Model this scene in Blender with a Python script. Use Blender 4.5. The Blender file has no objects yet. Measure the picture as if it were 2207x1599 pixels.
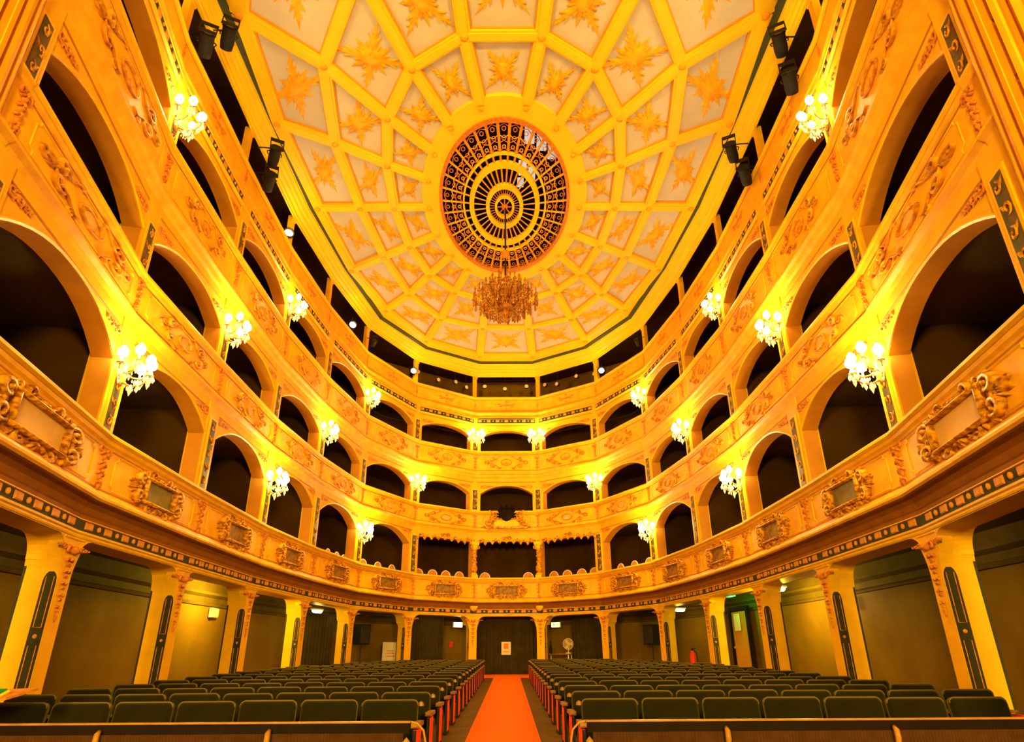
import bpy, bmesh, math, random
from mathutils import Matrix, Vector
from math import sin, cos, pi, atan2, sqrt
random.seed(7)
scn = bpy.context.scene
COL = scn.collection

# ------------------------------------------------------------------ camera
F_PX, TILT, YAW, ROLL = 1410.54, 0.413696, 0.006345, 0.005845
CAM = Vector((0.0866, 0.0, 0.948))
def cam_ray(a, b):
    c, s = cos(-ROLL), sin(-ROLL); a, b = c*a-s*b, s*a+c*b
    c, s = cos(TILT), sin(TILT); x, y, z = a, c-s*b, s+c*b
    c, s = cos(-YAW), sin(-YAW)
    return Vector((c*x-s*y, s*x+c*y, z))
fwd = cam_ray(0, 0); right = cam_ray(1, 0)-fwd; up = cam_ray(0, 1)-fwd
cam = bpy.data.cameras.new('camera'); camo = bpy.data.objects.new('camera', cam); COL.objects.link(camo)
cam.sensor_fit = 'HORIZONTAL'; cam.sensor_width = 36.0; cam.lens = 36.0*F_PX/2207.0
cam.clip_start = 0.05; cam.clip_end = 200
m = Matrix((right.normalized(), up.normalized(), -fwd.normalized())).transposed().to_4x4(); m.translation = CAM
camo.matrix_world = m
scn.camera = camo

# ------------------------------------------------------------------ light and exposure
scn.view_settings.view_transform = 'Standard'; scn.view_settings.look = 'None'
scn.view_settings.gamma = 1.0; scn.view_settings.use_curve_mapping = False
scn.view_settings.exposure = 0.42
W = bpy.data.worlds.new('warm_fill_world'); scn.world = W; W.use_nodes = True  # uniform warm world, added as soft fill through the open stage side
W.node_tree.nodes['Background'].inputs[0].default_value = (1.0, 0.60, 0.11, 1)
W.node_tree.nodes['Background'].inputs[1].default_value = 0.40
WARM = (1.0, 0.67, 0.14)
SCONCE_W = {1: 118.0, 2: 48.0, 3: 27.0}
# added area lights without fixtures, unseen behind the camera, filling the hall frontally
for sx in (-1, 1):
    L = bpy.data.lights.new('stage_fill', 'AREA'); L.shape = 'DISK'; L.size = 2.4; L.energy = 3100; L.color = WARM
    o = bpy.data.objects.new('stage_fill', L); COL.objects.link(o)
    o.location = (sx*5.2, -10.0, 4.2)
    o.rotation_euler = (Vector((-sx*2.0, 19, 4.0))-o.location).to_track_quat('-Z', 'Y').to_euler()

# ------------------------------------------------------------------ materials
def mat(name, col, rough=0.55, var=0.0, scale=6.0, col2=None, bump=0.0, bscale=40.0, metal=0.0, emit=None, estr=0.0, spec=0.12):
    m = bpy.data.materials.new(name); m.use_nodes = True
    nt = m.node_tree; b = nt.nodes['Principled BSDF']
    b.inputs['Base Color'].default_value = (*col, 1); b.inputs['Roughness'].default_value = rough
    b.inputs['Metallic'].default_value = metal
    if 'Specular IOR Level' in b.inputs: b.inputs['Specular IOR Level'].default_value = spec
    tc = None
    if var > 0 or col2 or bump > 0:
        tc = nt.nodes.new('ShaderNodeTexCoord')
    if var > 0 or col2:
        n = nt.nodes.new('ShaderNodeTexNoise'); n.inputs['Scale'].default_value = scale; n.inputs['Detail'].default_value = 4
        nt.links.new(tc.outputs['Object'], n.inputs['Vector'])
        r = nt.nodes.new('ShaderNodeValToRGB')
        r.color_ramp.elements[0].position = 0.35; r.color_ramp.elements[1].position = 0.65
        c2 = col2 if col2 else tuple(min(1, c*(1-var)) for c in col)
        r.color_ramp.elements[0].color = (*c2, 1); r.color_ramp.elements[1].color = (*col, 1)
        nt.links.new(n.outputs['Fac'], r.inputs['Fac']); nt.links.new(r.outputs['Color'], b.inputs['Base Color'])
    if bump > 0:
        n2 = nt.nodes.new('ShaderNodeTexNoise'); n2.inputs['Scale'].default_value = bscale; n2.inputs['Detail'].default_value = 3
        nt.links.new(tc.outputs['Object'], n2.inputs['Vector'])
        bp = nt.nodes.new('ShaderNodeBump'); bp.inputs['Strength'].default_value = bump; bp.inputs['Distance'].default_value = 0.02
        nt.links.new(n2.outputs['Fac'], bp.inputs['Height']); nt.links.new(bp.outputs['Normal'], b.inputs['Normal'])
    if emit:
        b.inputs['Emission Color'].default_value = (*emit, 1); b.inputs['Emission Strength'].default_value = estr
    return m
M = {}
M['plaster'] = mat('plaster_gold', (.88, .44, .009), .5, .14, 3.0, bump=.15, bscale=30)
M['column'] = mat('ochre_column', (.78, .34, .008), .5, .15, 2.0)
M['panel'] = mat('parapet_paint', (.90, .46, .012), .5, 0, 4.0, col2=(.78, .36, .009), bump=.1, bscale=25)
M['mould'] = mat('gilt_moulding', (.95, .51, .010), .38, .15, 5.0)
M['orn'] = mat('gilt_ornament', (.86, .40, .010), .42, 0, 18.0, col2=(.26, .07, .004))
M['orn2'] = mat('mottled_gilt_scroll', (.84, .40, .010), .45, 0, 10.0, col2=(.42, .12, .006))  # gilt mottled at random with red-brown
M['orn_red'] = mat('red_brown_ornament', (.52, .13, .02), .5, 0, 18.0, col2=(.75, .30, .03))
M['inlay'] = mat('dark_green_inlay', (.055, .06, .02), .5, 0, 9.0, col2=(.16, .07, .02))
M['inlay_dark'] = mat('dark_pillar_inlay', (.045, .040, .014), .45, .2, 8)
M['reveal'] = mat('reveal_ochre', (.62, .24, .015), .6, .15, 2.5)
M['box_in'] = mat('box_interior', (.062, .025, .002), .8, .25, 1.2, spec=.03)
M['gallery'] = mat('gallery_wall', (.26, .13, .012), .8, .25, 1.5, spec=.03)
M['line'] = mat('brown_line', (.50, .17, .008), .55, .2, 6)  # thin red-brown lines that stress the moulding edges
M['cove'] = mat('shade_brown_cove', (.30, .095, .006), .6, .2, 4)  # brown stands in for the shade under the balcony overhang
M['box_floor'] = mat('box_floor', (.10, .06, .02), .8, .2, 2)
M['olive'] = mat('olive_plaster', (.185, .096, .006), .7, .22, 1.3, spec=.03, bump=.3, bscale=12)
M['olive_trim'] = mat('olive_trim', (.12, .07, .009), .7, .2, 3, spec=.03)
M['ceil_panel'] = mat('ceiling_panel', (.60, .55, .48), .6, .07, 2.0)
M['rib'] = mat('ceiling_rib', (.95, .60, .016), .45, .06, 2.0)
M['rib_line'] = mat('ceiling_rib_edge', (.80, .34, .02), .5, .1, 4)
M['star'] = mat('gilt_star', (.93, .50, .014), .4, 0, 9.0, col2=(.84, .34, .010))
M['green_line'] = mat('dark_green_line', (.065, .075, .03), .5, .15, 4)
M['boss'] = mat('gilt_boss', (.88, .40, .012), .45, .1, 6)
M['rose_gilt'] = mat('rose_gilt', (.85, .36, .012), .45, .15, 10)
M['rose_brown'] = mat('rose_wood', (.62, .22, .03), .45, 0, 14, col2=(.48, .14, .02))
M['void'] = mat('dark_void', (.02, .010, .008), .9)
M['sky_pane'] = mat('skylight_pane', (.5, .55, .6), .3, emit=(.62, .80, .85), estr=.42)
M['band_dark'] = mat('frieze_dark', (.05, .045, .02), .6, .2, 8)
M['band_block'] = mat('frieze_block', (.72, .32, .03), .5, 0, 7, col2=(.55, .15, .02))
M['seat'] = mat('green_velvet', (.011, .009, .0008), .75, .3, 5, spec=.03, bump=.2, bscale=150)
_b = M['seat'].node_tree.nodes['Principled BSDF']; _b.inputs['Sheen Weight'].default_value = .35; _b.inputs['Sheen Roughness'].default_value = .45; _b.inputs['Sheen Tint'].default_value = (.55, .46, .06, 1)
M['piping'] = mat('tan_piping', (.13, .08, .010), .5, .2, 10)
M['wood'] = mat('arm_wood', (.30, .15, .03), .4, .35, 9)
M['dark_metal'] = mat('dark_metal', (.03, .022, .015), .45, .2, 6)
M['red_panel'] = mat('red_end_panel', (.90, .065, .012), .45, .2, 5)
M['carpet'] = mat('red_carpet', (.95, .16, .002), .9, .10, 30, bump=.5, bscale=300)
M['floor'] = mat('floor_boards', (.13, .075, .014), .6, .3, 5, spec=.03)
M['rail'] = mat('rail_wood', (.40, .17, .02), .32, .3, 6)
M['board'] = mat('rail_board', (.012, .006, .003), .6, .3, 4, spec=.03)
M['rib_cloth'] = mat('ribbed_cloth', (.07, .027, .008), .85, .25, 9, spec=.03)
M['curtain'] = mat('dark_curtain', (.06, .038, .008), .85, .3, 3, spec=.03)
M['black'] = mat('matt_black', (.015, .012, .010), .6, .2, 6)
M['white'] = mat('white_board', (.80, .70, .45), .5, .05, 4)
M['paper'] = mat('notice_paper', (.85, .62, .32), .6, .08, 9)
M['ink'] = mat('orange_print', (.75, .18, .03), .6)
M['brass'] = mat('brass', (.80, .45, .10), .28, .15, 9, metal=.7)
M['crystal'] = mat('crystal_drop', (.95, .80, .45), .08, .1, 6, spec=.9, emit=(1, .72, .3), estr=.5)
M['chand'] = mat('chandelier_gilt', (.36, .11, .010), .35, 0, 20, col2=(.62, .27, .03), metal=.2)
M['chand_drop'] = mat('chandelier_drop', (.55, .22, .02), .15, 0, 25, col2=(.20, .05, .006), spec=.6)
M['bulb'] = mat('bulb_glow', (1, .9, .7), .3, emit=(1, .80, .45), estr=60)
M['tube_light'] = mat('tube_glow', (1, 1, .9), .3, emit=(1, .93, .70), estr=14)
M['exit_face'] = mat('exit_face', (.7, .8, .3), .4, emit=(.85, .95, .25), estr=1.3)
M['exit_lit'] = mat('exit_lit', (1, 1, .8), .4, emit=(1, .98, .62), estr=5)
M['exit_green'] = mat('exit_green', (.05, .5, .05), .4, emit=(.10, .8, .10), estr=1.4)
M['spot_lit'] = mat('lamp_lens', (1, .9, .7), .2, emit=(1, .85, .5), estr=30)
M['painting'] = mat('painted_scene', (.42, .20, .035), .5, 0, 11, col2=(.16, .09, .02))
M['painting_plain'] = mat('painted_plain', (.80, .48, .10), .5, 0, 3, col2=(.62, .36, .08))
M['painting_green'] = mat('painted_green', (.26, .20, .05), .5, 0, 5, col2=(.15, .11, .03))
M['green_cloth'] = mat('green_cloth', (.01, .28, .10), .7, .2, 6)
M['red_thing'] = mat('red_enamel', (.75, .03, .01), .35, .1, 6)
M['fan_wire'] = mat('cream_plastic', (.85, .62, .25), .4, .08, 6)
for k in ('bulb', 'tube_light', 'spot_lit', 'exit_lit', 'exit_face', 'exit_green', 'crystal', 'sky_pane'):
    try: M[k].cycles.emission_sampling = 'NONE'
    except Exception: pass

# ------------------------------------------------------------------ mesh helpers
class MB:
    def __init__(s): s.v = []; s.f = []
    def add(s, vs, fs):
        n = len(s.v); s.v.extend([tuple(v) for v in vs]); s.f.extend([tuple(i+n for i in f) for f in fs]); return s
    def box(s, cx, cy, cz, sx, sy, sz):
        x0, x1, y0, y1, z0, z1 = cx-sx/2, cx+sx/2, cy-sy/2, cy+sy/2, cz-sz/2, cz+sz/2
        return s.add([(x0,y0,z0),(x1,y0,z0),(x1,y1,z0),(x0,y1,z0),(x0,y0,z1),(x1,y0,z1),(x1,y1,z1),(x0,y1,z1)],
            [(0,3,2,1),(4,5,6,7),(0,1,5,4),(1,2,6,5),(2,3,7,6),(3,0,4,7)])
    def cbox(s, cx, cy, cz, sx, sy, sz, c=.02):            # box with chamfered vertical-face edges on its -y side
        hx, hz = sx/2, sz/2; y0, y1 = cy-sy/2, cy+sy/2; c = min(c, hx*.9, hz*.9, sy*.9)
        def r(y, i): return [(cx-hx+i,y,cz-hz+i),(cx+hx-i,y,cz-hz+i),(cx+hx-i,y,cz+hz-i),(cx-hx+i,y,cz+hz-i)]
        vs = r(y1,0)+r(y0+c,0)+r(y0,c)
        fs = [(3,2,1,0),(8,9,10,11)]
        for k in (0,4):
            for i in range(4): j = (i+1)%4; fs.append((k+i,k+j,k+4+j,k+4+i))
        return s.add(vs, fs)
    def tube(s, pts, rad, n=6, cap=True, flat=1.0):
        pts = [Vector(p) for p in pts]; N = len(pts)
        if not isinstance(rad, (list, tuple)): rad = [rad]*N
        vs = []; fs = []
        ref = None
        for i, p in enumerate(pts):
            t = (pts[min(i+1,N-1)]-pts[max(i-1,0)])
            if t.length < 1e-9: t = Vector((0,0,1))
            t.normalize()
            if ref is None:
                ref = Vector((0,1,0)) if abs(t.y) < .9 else Vector((1,0,0))
            a = ref-t*ref.dot(t)
            if a.length < 1e-6: a = t.orthogonal()
            a.normalize(); ref = a; b = t.cross(a)
            for k in range(n):
                an = 2*pi*k/n
                vs.append(p+(a*cos(an)*flat+b*sin(an))*rad[i])
        for i in range(N-1):
            for k in range(n):
                j = (k+1)%n; fs.append((i*n+k,i*n+j,(i+1)*n+j,(i+1)*n+k))
        if cap: fs.append(tuple(range(n))[::-1]); fs.append(tuple((N-1)*n+k for k in range(n)))
        return s.add(vs, fs)
    def lathe(s, prof, n=12, c=(0,0,0), axis='z', sx=1, sy=1):
        vs = []; fs = []
        for r, z in prof:
            for k in range(n):
                a = 2*pi*k/n; x, y = r*cos(a)*sx, r*sin(a)*sy
                if axis == 'z': p = (c[0]+x, c[1]+y, c[2]+z)
                elif axis == 'y': p = (c[0]+x, c[1]+z, c[2]+y)
                else: p = (c[0]+z, c[1]+x, c[2]+y)
                vs.append(p)
        N = len(prof)
        for i in range(N-1):
            for k in range(n): j = (k+1)%n; fs.append((i*n+k,i*n+j,(i+1)*n+j,(i+1)*n+k))
        fs.append(tuple(range(n))[::-1]); fs.append(tuple((N-1)*n+k for k in range(n)))
        return s.add(vs, fs)
    def sphere(s, c, r, n=8, m_=6, sz=1.0):
        return s.lathe([(max(1e-4, r*sin(pi*i/m_)), -r*sz*cos(pi*i/m_)) for i in range(m_+1)], n, c)
    def leaf(s, x, z, ang, L, w, h, y=0.0):               # raised leaf lying on the xz plane, ridge towards -y
        d = (cos(ang), sin(ang)); p = (-d[1], d[0])
        def P(a, b, yy): return (x+d[0]*a+p[0]*b, y-yy, z+d[1]*a+p[1]*b)
        vs = [P(0,0,0), P(L*.4,w/2,0), P(L*.75,w*.28,0), P(L,0,0), P(L*.75,-w*.28,0), P(L*.4,-w/2,0), P(L*.12,0,h*.8), P(L*.45,0,h), P(L*.8,0,h*.6)]
        fs = [(0,6,1),(6,7,1),(1,7,2),(7,8,2),(2,8,3),(3,8,4),(4,8,7),(4,7,5),(5,7,6),(5,6,0)]
        return s.add(vs, fs)
    def scroll(s, x, z, r, start, turns, d=1, rad=.02, y=0.0, n=5, seg=None, grow=.18):
        seg = seg or max(8, int(turns*11))
        pts = []; rr = []
        for i in range(seg+1):
            t = i/seg; a = start+d*turns*2*pi*t; R = r*(1-t)**.8+r*grow*t
            pts.append((x+R*cos(a), y-rad*.5-.3*rad*t, z+R*sin(a))); rr.append(rad*(.55+.75*sin(pi*min(1, t*1.15+.05))) if t < .92 else rad*1.1)
        return s.tube(pts, rr, n)
    def prism(s, poly, y0, y1):                            # polygon in xz extruded along y
        n = len(poly)
        return s.add([(p[0],y0,p[1]) for p in poly]+[(p[0],y1,p[1]) for p in poly],
            [tuple(range(n)), tuple(range(2*n-1,n-1,-1))]+[(i,i+n,(i+1)%n+n,(i+1)%n) for i in range(n)])
    def mesh(s, name, m, smooth=False):
        me = bpy.data.meshes.new(name); me.from_pydata(s.v, [], s.f); me.update()
        if m is not None: me.materials.append(M[m] if isinstance(m, str) else m)
        if smooth: me.polygons.foreach_set('use_smooth', [True]*len(me.polygons))
        return me
    def build(s, name, m, parent=None, loc=(0,0,0), rz=0.0, smooth=False, **kw):
        return obj(name, s.mesh(name, m, smooth), parent, loc, rz, **kw)
def obj(name, me, parent=None, loc=(0,0,0), rz=0.0, scale=(1,1,1), label=None):
    o = bpy.data.objects.new(name, me); COL.objects.link(o)
    o.location = loc; o.rotation_euler = (0,0,rz); o.scale = scale
    if parent is not None: o.parent = parent
    if label: o['label'] = label
    return o
def empty(name, loc=(0,0,0), rz=0.0):
    o = bpy.data.objects.new(name, None); COL.objects.link(o); o.location = loc; o.rotation_euler = (0,0,rz); o.empty_display_size = .2
    return o
def tag(o, label, cat, group=None):
    o['label'] = label; o['category'] = cat
    if group: o['group'] = group
    return o
def struct(o): o['kind'] = 'structure'; return o
def lamp(name, parent, loc, watts, color=WARM, radius=.08):
    L = bpy.data.lights.new(name, 'POINT'); L.energy = watts; L.color = color; L.shadow_soft_size = radius
    o = bpy.data.objects.new(name, L); COL.objects.link(o); o.location = loc; o.parent = parent
    return o

# ------------------------------------------------------------------ plan of the horseshoe (front edge of the balcony rail)
PX = [1.248, 3.400, 4.771, 5.297, 5.552, 5.537, 5.427, 4.733]
PY = [26.236, 24.643, 21.785, 18.473, 15.215, 11.884, 8.569, 4.952]
NODES = [(-PX[i], PY[i]) for i in range(7,-1,-1)]+[(PX[i], PY[i]) for i in range(8)]
NN = len(NODES)
def side_rank(i):                                          # node index -> (side, pilaster rank counted from the royal box)
    return ('left', 8-i) if i < 8 else ('right', i-7)
_seg = []
for i in range(NN-1):
    d = Vector((NODES[i+1][0]-NODES[i][0], NODES[i+1][1]-NODES[i][1])).normalized(); _seg.append(Vector((-d.y, d.x)))
def node_normal(i):
    if i == 0: return _seg[0]
    if i == NN-1: return _seg[-1]
    a = (_seg[i-1]+_seg[i]).normalized(); return a
def off(i, o):
    n = node_normal(i)
    if 0 < i < NN-1: n = n/n.dot(_seg[i])
    return Vector((NODES[i][0]+o*n.x, NODES[i][1]+o*n.y))
def bay(k, o):                                             # centre, length, rotation of bay k at offset o
    a, b = off(k,o), off(k+1,o); d = b-a
    return (a+b)/2, d.length, atan2(d.y, d.x)
def node_rot(i):
    n = node_normal(i); return atan2(-n.x, n.y)
NB = NN-1
RAIL = {1: 3.77, 2: 6.35, 3: 8.84, 4: 11.35}
RO = {1: -.11, 2: 0.0, 3: .06, 4: .30}                     # rail offset per tier
WO = {0: .05, 1: .06, 2: .14, 3: .20, 4: .40}              # wall plane per tier
SPRING = {1: 4.82, 2: 7.02, 3: 9.46}; CROWN = {1: 5.27, 2: 7.40, 3: 9.82}
WTOP = {1: 5.50, 2: 7.72, 3: 10.40}
def sweep(prof, k, dense=1):
    mb = MB(); n = len(prof)
    A = [off(k,o) for o,z in prof]; B = [off(k+1,o) for o,z in prof]
    mb.add([(A[i].x,A[i].y,prof[i][1]) for i in range(n)]+[(B[i].x,B[i].y,prof[i][1]) for i in range(n)],
        [(i,i+1,n+i+1,n+i) for i in range(n-1)])
    return mb
def wall_of(k):
    return 'back' if 5 <= k <= 9 else ('left' if k < 5 else 'right')

# ------------------------------------------------------------------ floor, carpet, outer walls
def floor_z(Y): return .019*(Y-6.8)
fl = MB(); ys = [-3, 2, 6.3, 10, 14, 18, 22, 26, 30]
for y in ys: fl.add([(-8.5,y,max(-.1,floor_z(y)) if y > 6 else -.009),(8.5,y,max(-.1,floor_z(y)) if y > 6 else -.009)], [])
fl.f = [(2*i,2*i+1,2*i+3,2*i+2) for i in range(len(ys)-1)]
struct(fl.build('floor', 'floor'))
def strip(x0, x1, y0, y1, h, n=10):
    mb = MB()
    for i in range(n+1):
        y = y0+(y1-y0)*i/n; z = floor_z(y); mb.add([(x0,y,z+.002),(x0,y,z+h),(x1,y,z+h),(x1,y,z+.002)], [])
    mb.f = [(4*i+a,4*i+a+1,4*i+a+5,4*i+a+4) for i in range(n) for a in range(3)]+[(0,1,2,3),(4*n+3,4*n+2,4*n+1,4*n)]
    return mb
tag(strip(-.44, .46, 5.0, 24.6, .012).build('aisle_carpet', 'carpet'), 'bright orange red runner carpet down the central aisle', 'carpet')
tag(strip(-1.2, 1.25, 24.61, 27.22, .012, 3).build('doorway_carpet', 'carpet'), 'short red carpet across the floor before the curtained doorway', 'carpet')

walls = {s: struct(empty('wall_'+s)) for s in ('left','right','back')}
for k in range(NB):
    w = walls[wall_of(k)]
    sweep([(1.9,-.1),(1.9,2.15)], k).build('ground_wall', 'olive', w)
    sweep([(1.9,2.15),(1.86,2.16),(1.84,2.20),(1.86,2.22),(1.9,2.24),(1.9,2.36),(1.8,2.42),(1.8,2.48),(1.9,2.5),(1.9,2.75)], k).build('wall_cornice', 'olive_trim', w)
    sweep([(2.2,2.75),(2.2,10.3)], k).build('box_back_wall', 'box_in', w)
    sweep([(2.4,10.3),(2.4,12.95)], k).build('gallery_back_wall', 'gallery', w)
upper = struct(empty('floor_upper'))
for z0, z1, so in ((2.70,2.82,.12),(5.36,5.5,.24),(7.62,7.76,.30),(10.32,10.44,.36)):
    for k in range(NB):
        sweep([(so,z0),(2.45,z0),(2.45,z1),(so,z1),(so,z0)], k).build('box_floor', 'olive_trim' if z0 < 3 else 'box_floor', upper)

# ------------------------------------------------------------------ shared relief meshes
def cartouche_mesh(rich):
    mb = MB(); W_, H_ = .40, .17
    for (cx,cz,sx,sz) in ((0,H_+.02,2*W_+.10,.05),(0,-H_-.02,2*W_+.10,.05),(-W_-.025,0,.05,2*H_),(W_+.025,0,.05,2*H_)):
        mb.cbox(cx,-.03,cz,sx,.06,sz,.018)
    for s in (-1,1):
        st = pi if s > 0 else 0
        mb.scroll(s*.56,.12,.115,st,1.25,-s,.034)
        mb.scroll(s*.56,-.13,.115,st,1.25,s,.034)
        mb.scroll(s*.60,0,.07,st+pi,1.0,s,.024)
        mb.scroll(s*.22,.275,.075,-pi/2 if s > 0 else -pi/2,1.0,s,.022)
        mb.scroll(s*.24,-.285,.08,pi/2,1.05,-s,.024)
        mb.scroll(s*.42,.26,.05,-pi/2,.9,-s,.018)
        for a, l in ((.55,.17),(.25,.20),(0,.16),(-.25,.20),(-.6,.16)):
            mb.leaf(s*.62,.05*a, a if s > 0 else pi-a, l, .065, .05)
        for a, l in ((1.0,.13),(1.45,.10)):
            mb.leaf(s*.48,.20, a if s > 0 else pi-a, l, .05, .04); mb.leaf(s*.48,-.20, -a if s > 0 else pi+a, l, .05, .04)
        mb.leaf(s*.10,.21, pi/2-s*.7, .11, .05, .04); mb.leaf(s*.10,-.21, -pi/2+s*.7, .13, .05, .04)
        mb.leaf(s*.34,-.20, -pi/2+s*.3, .12, .05, .035)
    for a in (-.5,0,.5): mb.leaf(0,-.2,-pi/2+a,.14,.06,.05)
    if rich:
        for a in (-.4,.4): mb.leaf(0,.2,pi/2+a,.10,.05,.05)
    return mb
CART1 = cartouche_mesh(True).mesh('cartouche', 'orn', True)
def cart_soft():
    mb = MB()
    for s in (-1,1):
        st = pi if s > 0 else 0
        mb.scroll(s*.52,.10,.10,st,1.2,-s,.022); mb.scroll(s*.52,-.11,.10,st,1.2,s,.022)
        mb.scroll(s*.75,.0,.08,st,1.1,s,.016)
        pts = [(s*(.18+.42*t),-.012,.20*sin(pi*(1-t)*.5)+.03*sin(9*t)) for t in [i/10 for i in range(11)]]
        mb.tube(pts,.014,5); mb.tube([(p[0],p[1],-p[2]) for p in pts],.014,5)
        for a, l in ((.5,.16),(0,.20),(-.5,.16)): mb.leaf(s*.60,.03*a, a if s > 0 else pi-a, l, .06, .03)
        mb.leaf(s*.20,.19,pi/2-s*.6,.10,.05,.03); mb.leaf(s*.20,-.19,-pi/2+s*.6,.10,.05,.03)
        mb.scroll(s*.30,-.24,.055,pi/2,1,-s,.014)
    mb.tube([(.20*cos(a),-.012,.12*sin(a)) for a in [2*pi*i/20 for i in range(21)]],.018,5,False)
    return mb
CART2 = cart_soft().mesh('cartouche', 'orn2', True)
def drop_mesh(h, w=.16):
    mb = MB(); n = 4
    mb.scroll(-w*.55,h*.42,.05,0,1.1,1,.018); mb.scroll(w*.55,h*.42,.05,pi,1.1,-1,.018)
    for i in range(n):
        z = h*(.40-.8*i/(n-1)*.9)
        for s in (-1,1): mb.leaf(s*.01,z, -pi/2+s*1.0, w*.75*(1-.12*i), .06, .045)
        mb.leaf(0,z,-pi/2,h*.24,.07,.05)
        mb.sphere((0,-.03,z),.028,6,4)
    mb.scroll(-w*.3,-h*.42,.035,0,1,-1,.013); mb.scroll(w*.3,-h*.42,.035,pi,1,1,.013)
    return mb
DROP1 = drop_mesh(.62,.22).mesh('drop_ornament', 'orn_red', True)
DROP2 = drop_mesh(.5,.13).mesh('drop_ornament', 'orn_red', True)
def spandrel_mesh():
    mb = MB(); x = 0; r = .085
    for i in range(4):
        mb.scroll(.10+x,.0-(r*.15),r,pi if i%2 else 0,1.15,1 if i%2 else -1,.016,seg=10)
        mb.leaf(.10+x+r*.4,r*.4,.5-.3*i,r*1.2,.05,.025); mb.leaf(.10+x,-r*.7,-.6,r*1.1,.045,.025)
        x += r*1.7; r *= .76
    return mb
SPAN = spandrel_mesh().mesh('spandrel_scroll', 'orn_red', True)
def inlay_scroll(h):
    mb = MB(); n = max(3, int(h/.17))
    for i in range(n):
        z = -h/2+h*(i+.5)/n; s = 1 if i%2 else -1
        mb.scroll(s*.015,z,.055,-pi/2 if s > 0 else pi/2,.95,s,.012,n=4,seg=8)
        mb.leaf(-s*.01,z,pi/2+s*.8,.09,.04,.015)
    return mb
INSC = {t: inlay_scroll(h).mesh('inlay_scroll', 'orn', True) for t, h in ((1,.92),(2,.55),(3,.50))}
def star_mesh():
    mb = MB()
    def spike(a, L, w, h):
        d = (cos(a), sin(a)); p = (-d[1], d[0])
        def P(t, b, yy): return (d[0]*t+p[0]*b, -yy, d[1]*t+p[1]*b)
        mb.add([P(.05,w/2,0),P(.05,-w/2,0),P(L,0,0),P(.05,0,h),P(L*.7,0,h*.6),P(L*.55,w*.24,0),P(L*.55,-w*.24,0)],
            [(0,3,4,5),(5,4,2),(1,6,4,3),(6,2,4)])
        for s_ in (-1,1):
            mb.leaf(d[0]*L*.36,d[1]*L*.36,a+s_*.55,L*.30,.05,.025); mb.leaf(d[0]*L*.58,d[1]*L*.58,a+s_*.5,L*.20,.035,.02)
    for i in range(8):
        spike(pi/4*(i+1), .62 if i%2 == 0 else .36, .17, .035)
    for i in range(8):
        a = pi/8+pi*i/4; mb.leaf(.10*cos(a),.10*sin(a),a,.17,.07,.03)
    mb.lathe([(.17,0),(.15,-.025),(.08,-.035),(.001,-.04)],12,axis='y')
    return mb
STAR = star_mesh(); STAR.v = [(x,z,y) for x,y,z in STAR.v]       # lies under the ceiling, relief pointing down
STARM = STAR.mesh('star_ornament', 'star', True)
BOSS = MB().lathe([(.085,0),(.085,-.015),(.055,-.03),(.03,-.035),(.001,-.04)],8).mesh('boss', 'boss', True)
SPH = MB().lathe([(.055,0),(.05,-.012),(.02,-.02)],8).mesh('star_boss', 'rose_brown', True)

# ------------------------------------------------------------------ arcades: arch walls, pilasters
def arch_mesh(L, z0, z1, sp, cr, half, th, N=16):
    mb = MB(); hx = half
    def front(y):
        vs = []
        for i in range(N+1):
            t = -1+2*i/N; x = hx*t; z = sp+(cr-sp)*(1-abs(t)**2.3)
            vs.append((x,y,z))
        return vs
    for y in (0, th):
        a = front(y); n0 = len(mb.v)
        mb.v += a+[(p[0],y,z1) for p in a]
        mb.f += [(n0+i,n0+i+1,n0+N+2+i,n0+N+1+i) for i in range(N)]
        for s in (-1,1):
            mb.add([(s*L/2,y,z0),(s*hx,y,z0),(s*hx,y,z1),(s*L/2,y,z1)], [(0,1,2,3)])
    return mb
def arch_reveal(sp, cr, half, th, z0, N=16):
    mb = MB(); pts = [(-half,z0)]
    for i in range(N+1):
        t = -1+2*i/N; pts.append((half*t, sp+(cr-sp)*(1-abs(t)**2.3)))
    pts.append((half,z0)); n = len(pts)
    return mb.add([(p[0],0,p[1]) for p in pts]+[(p[0],th,p[1]) for p in pts], [(i,i+1,n+i+1,n+i) for i in range(n-1)])
def lip_mesh(sp, cr, half, N=16):
    mb = MB(); pts = []
    for i in range(N+1):
        t = -1+2*i/N; pts.append((half*t*1.012, -.012, sp+.02+(cr-sp)*(1-abs(t)**2.3)))
    return mb.tube(pts,.022,4)
ROYAL = (6, 7, 8)
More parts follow.
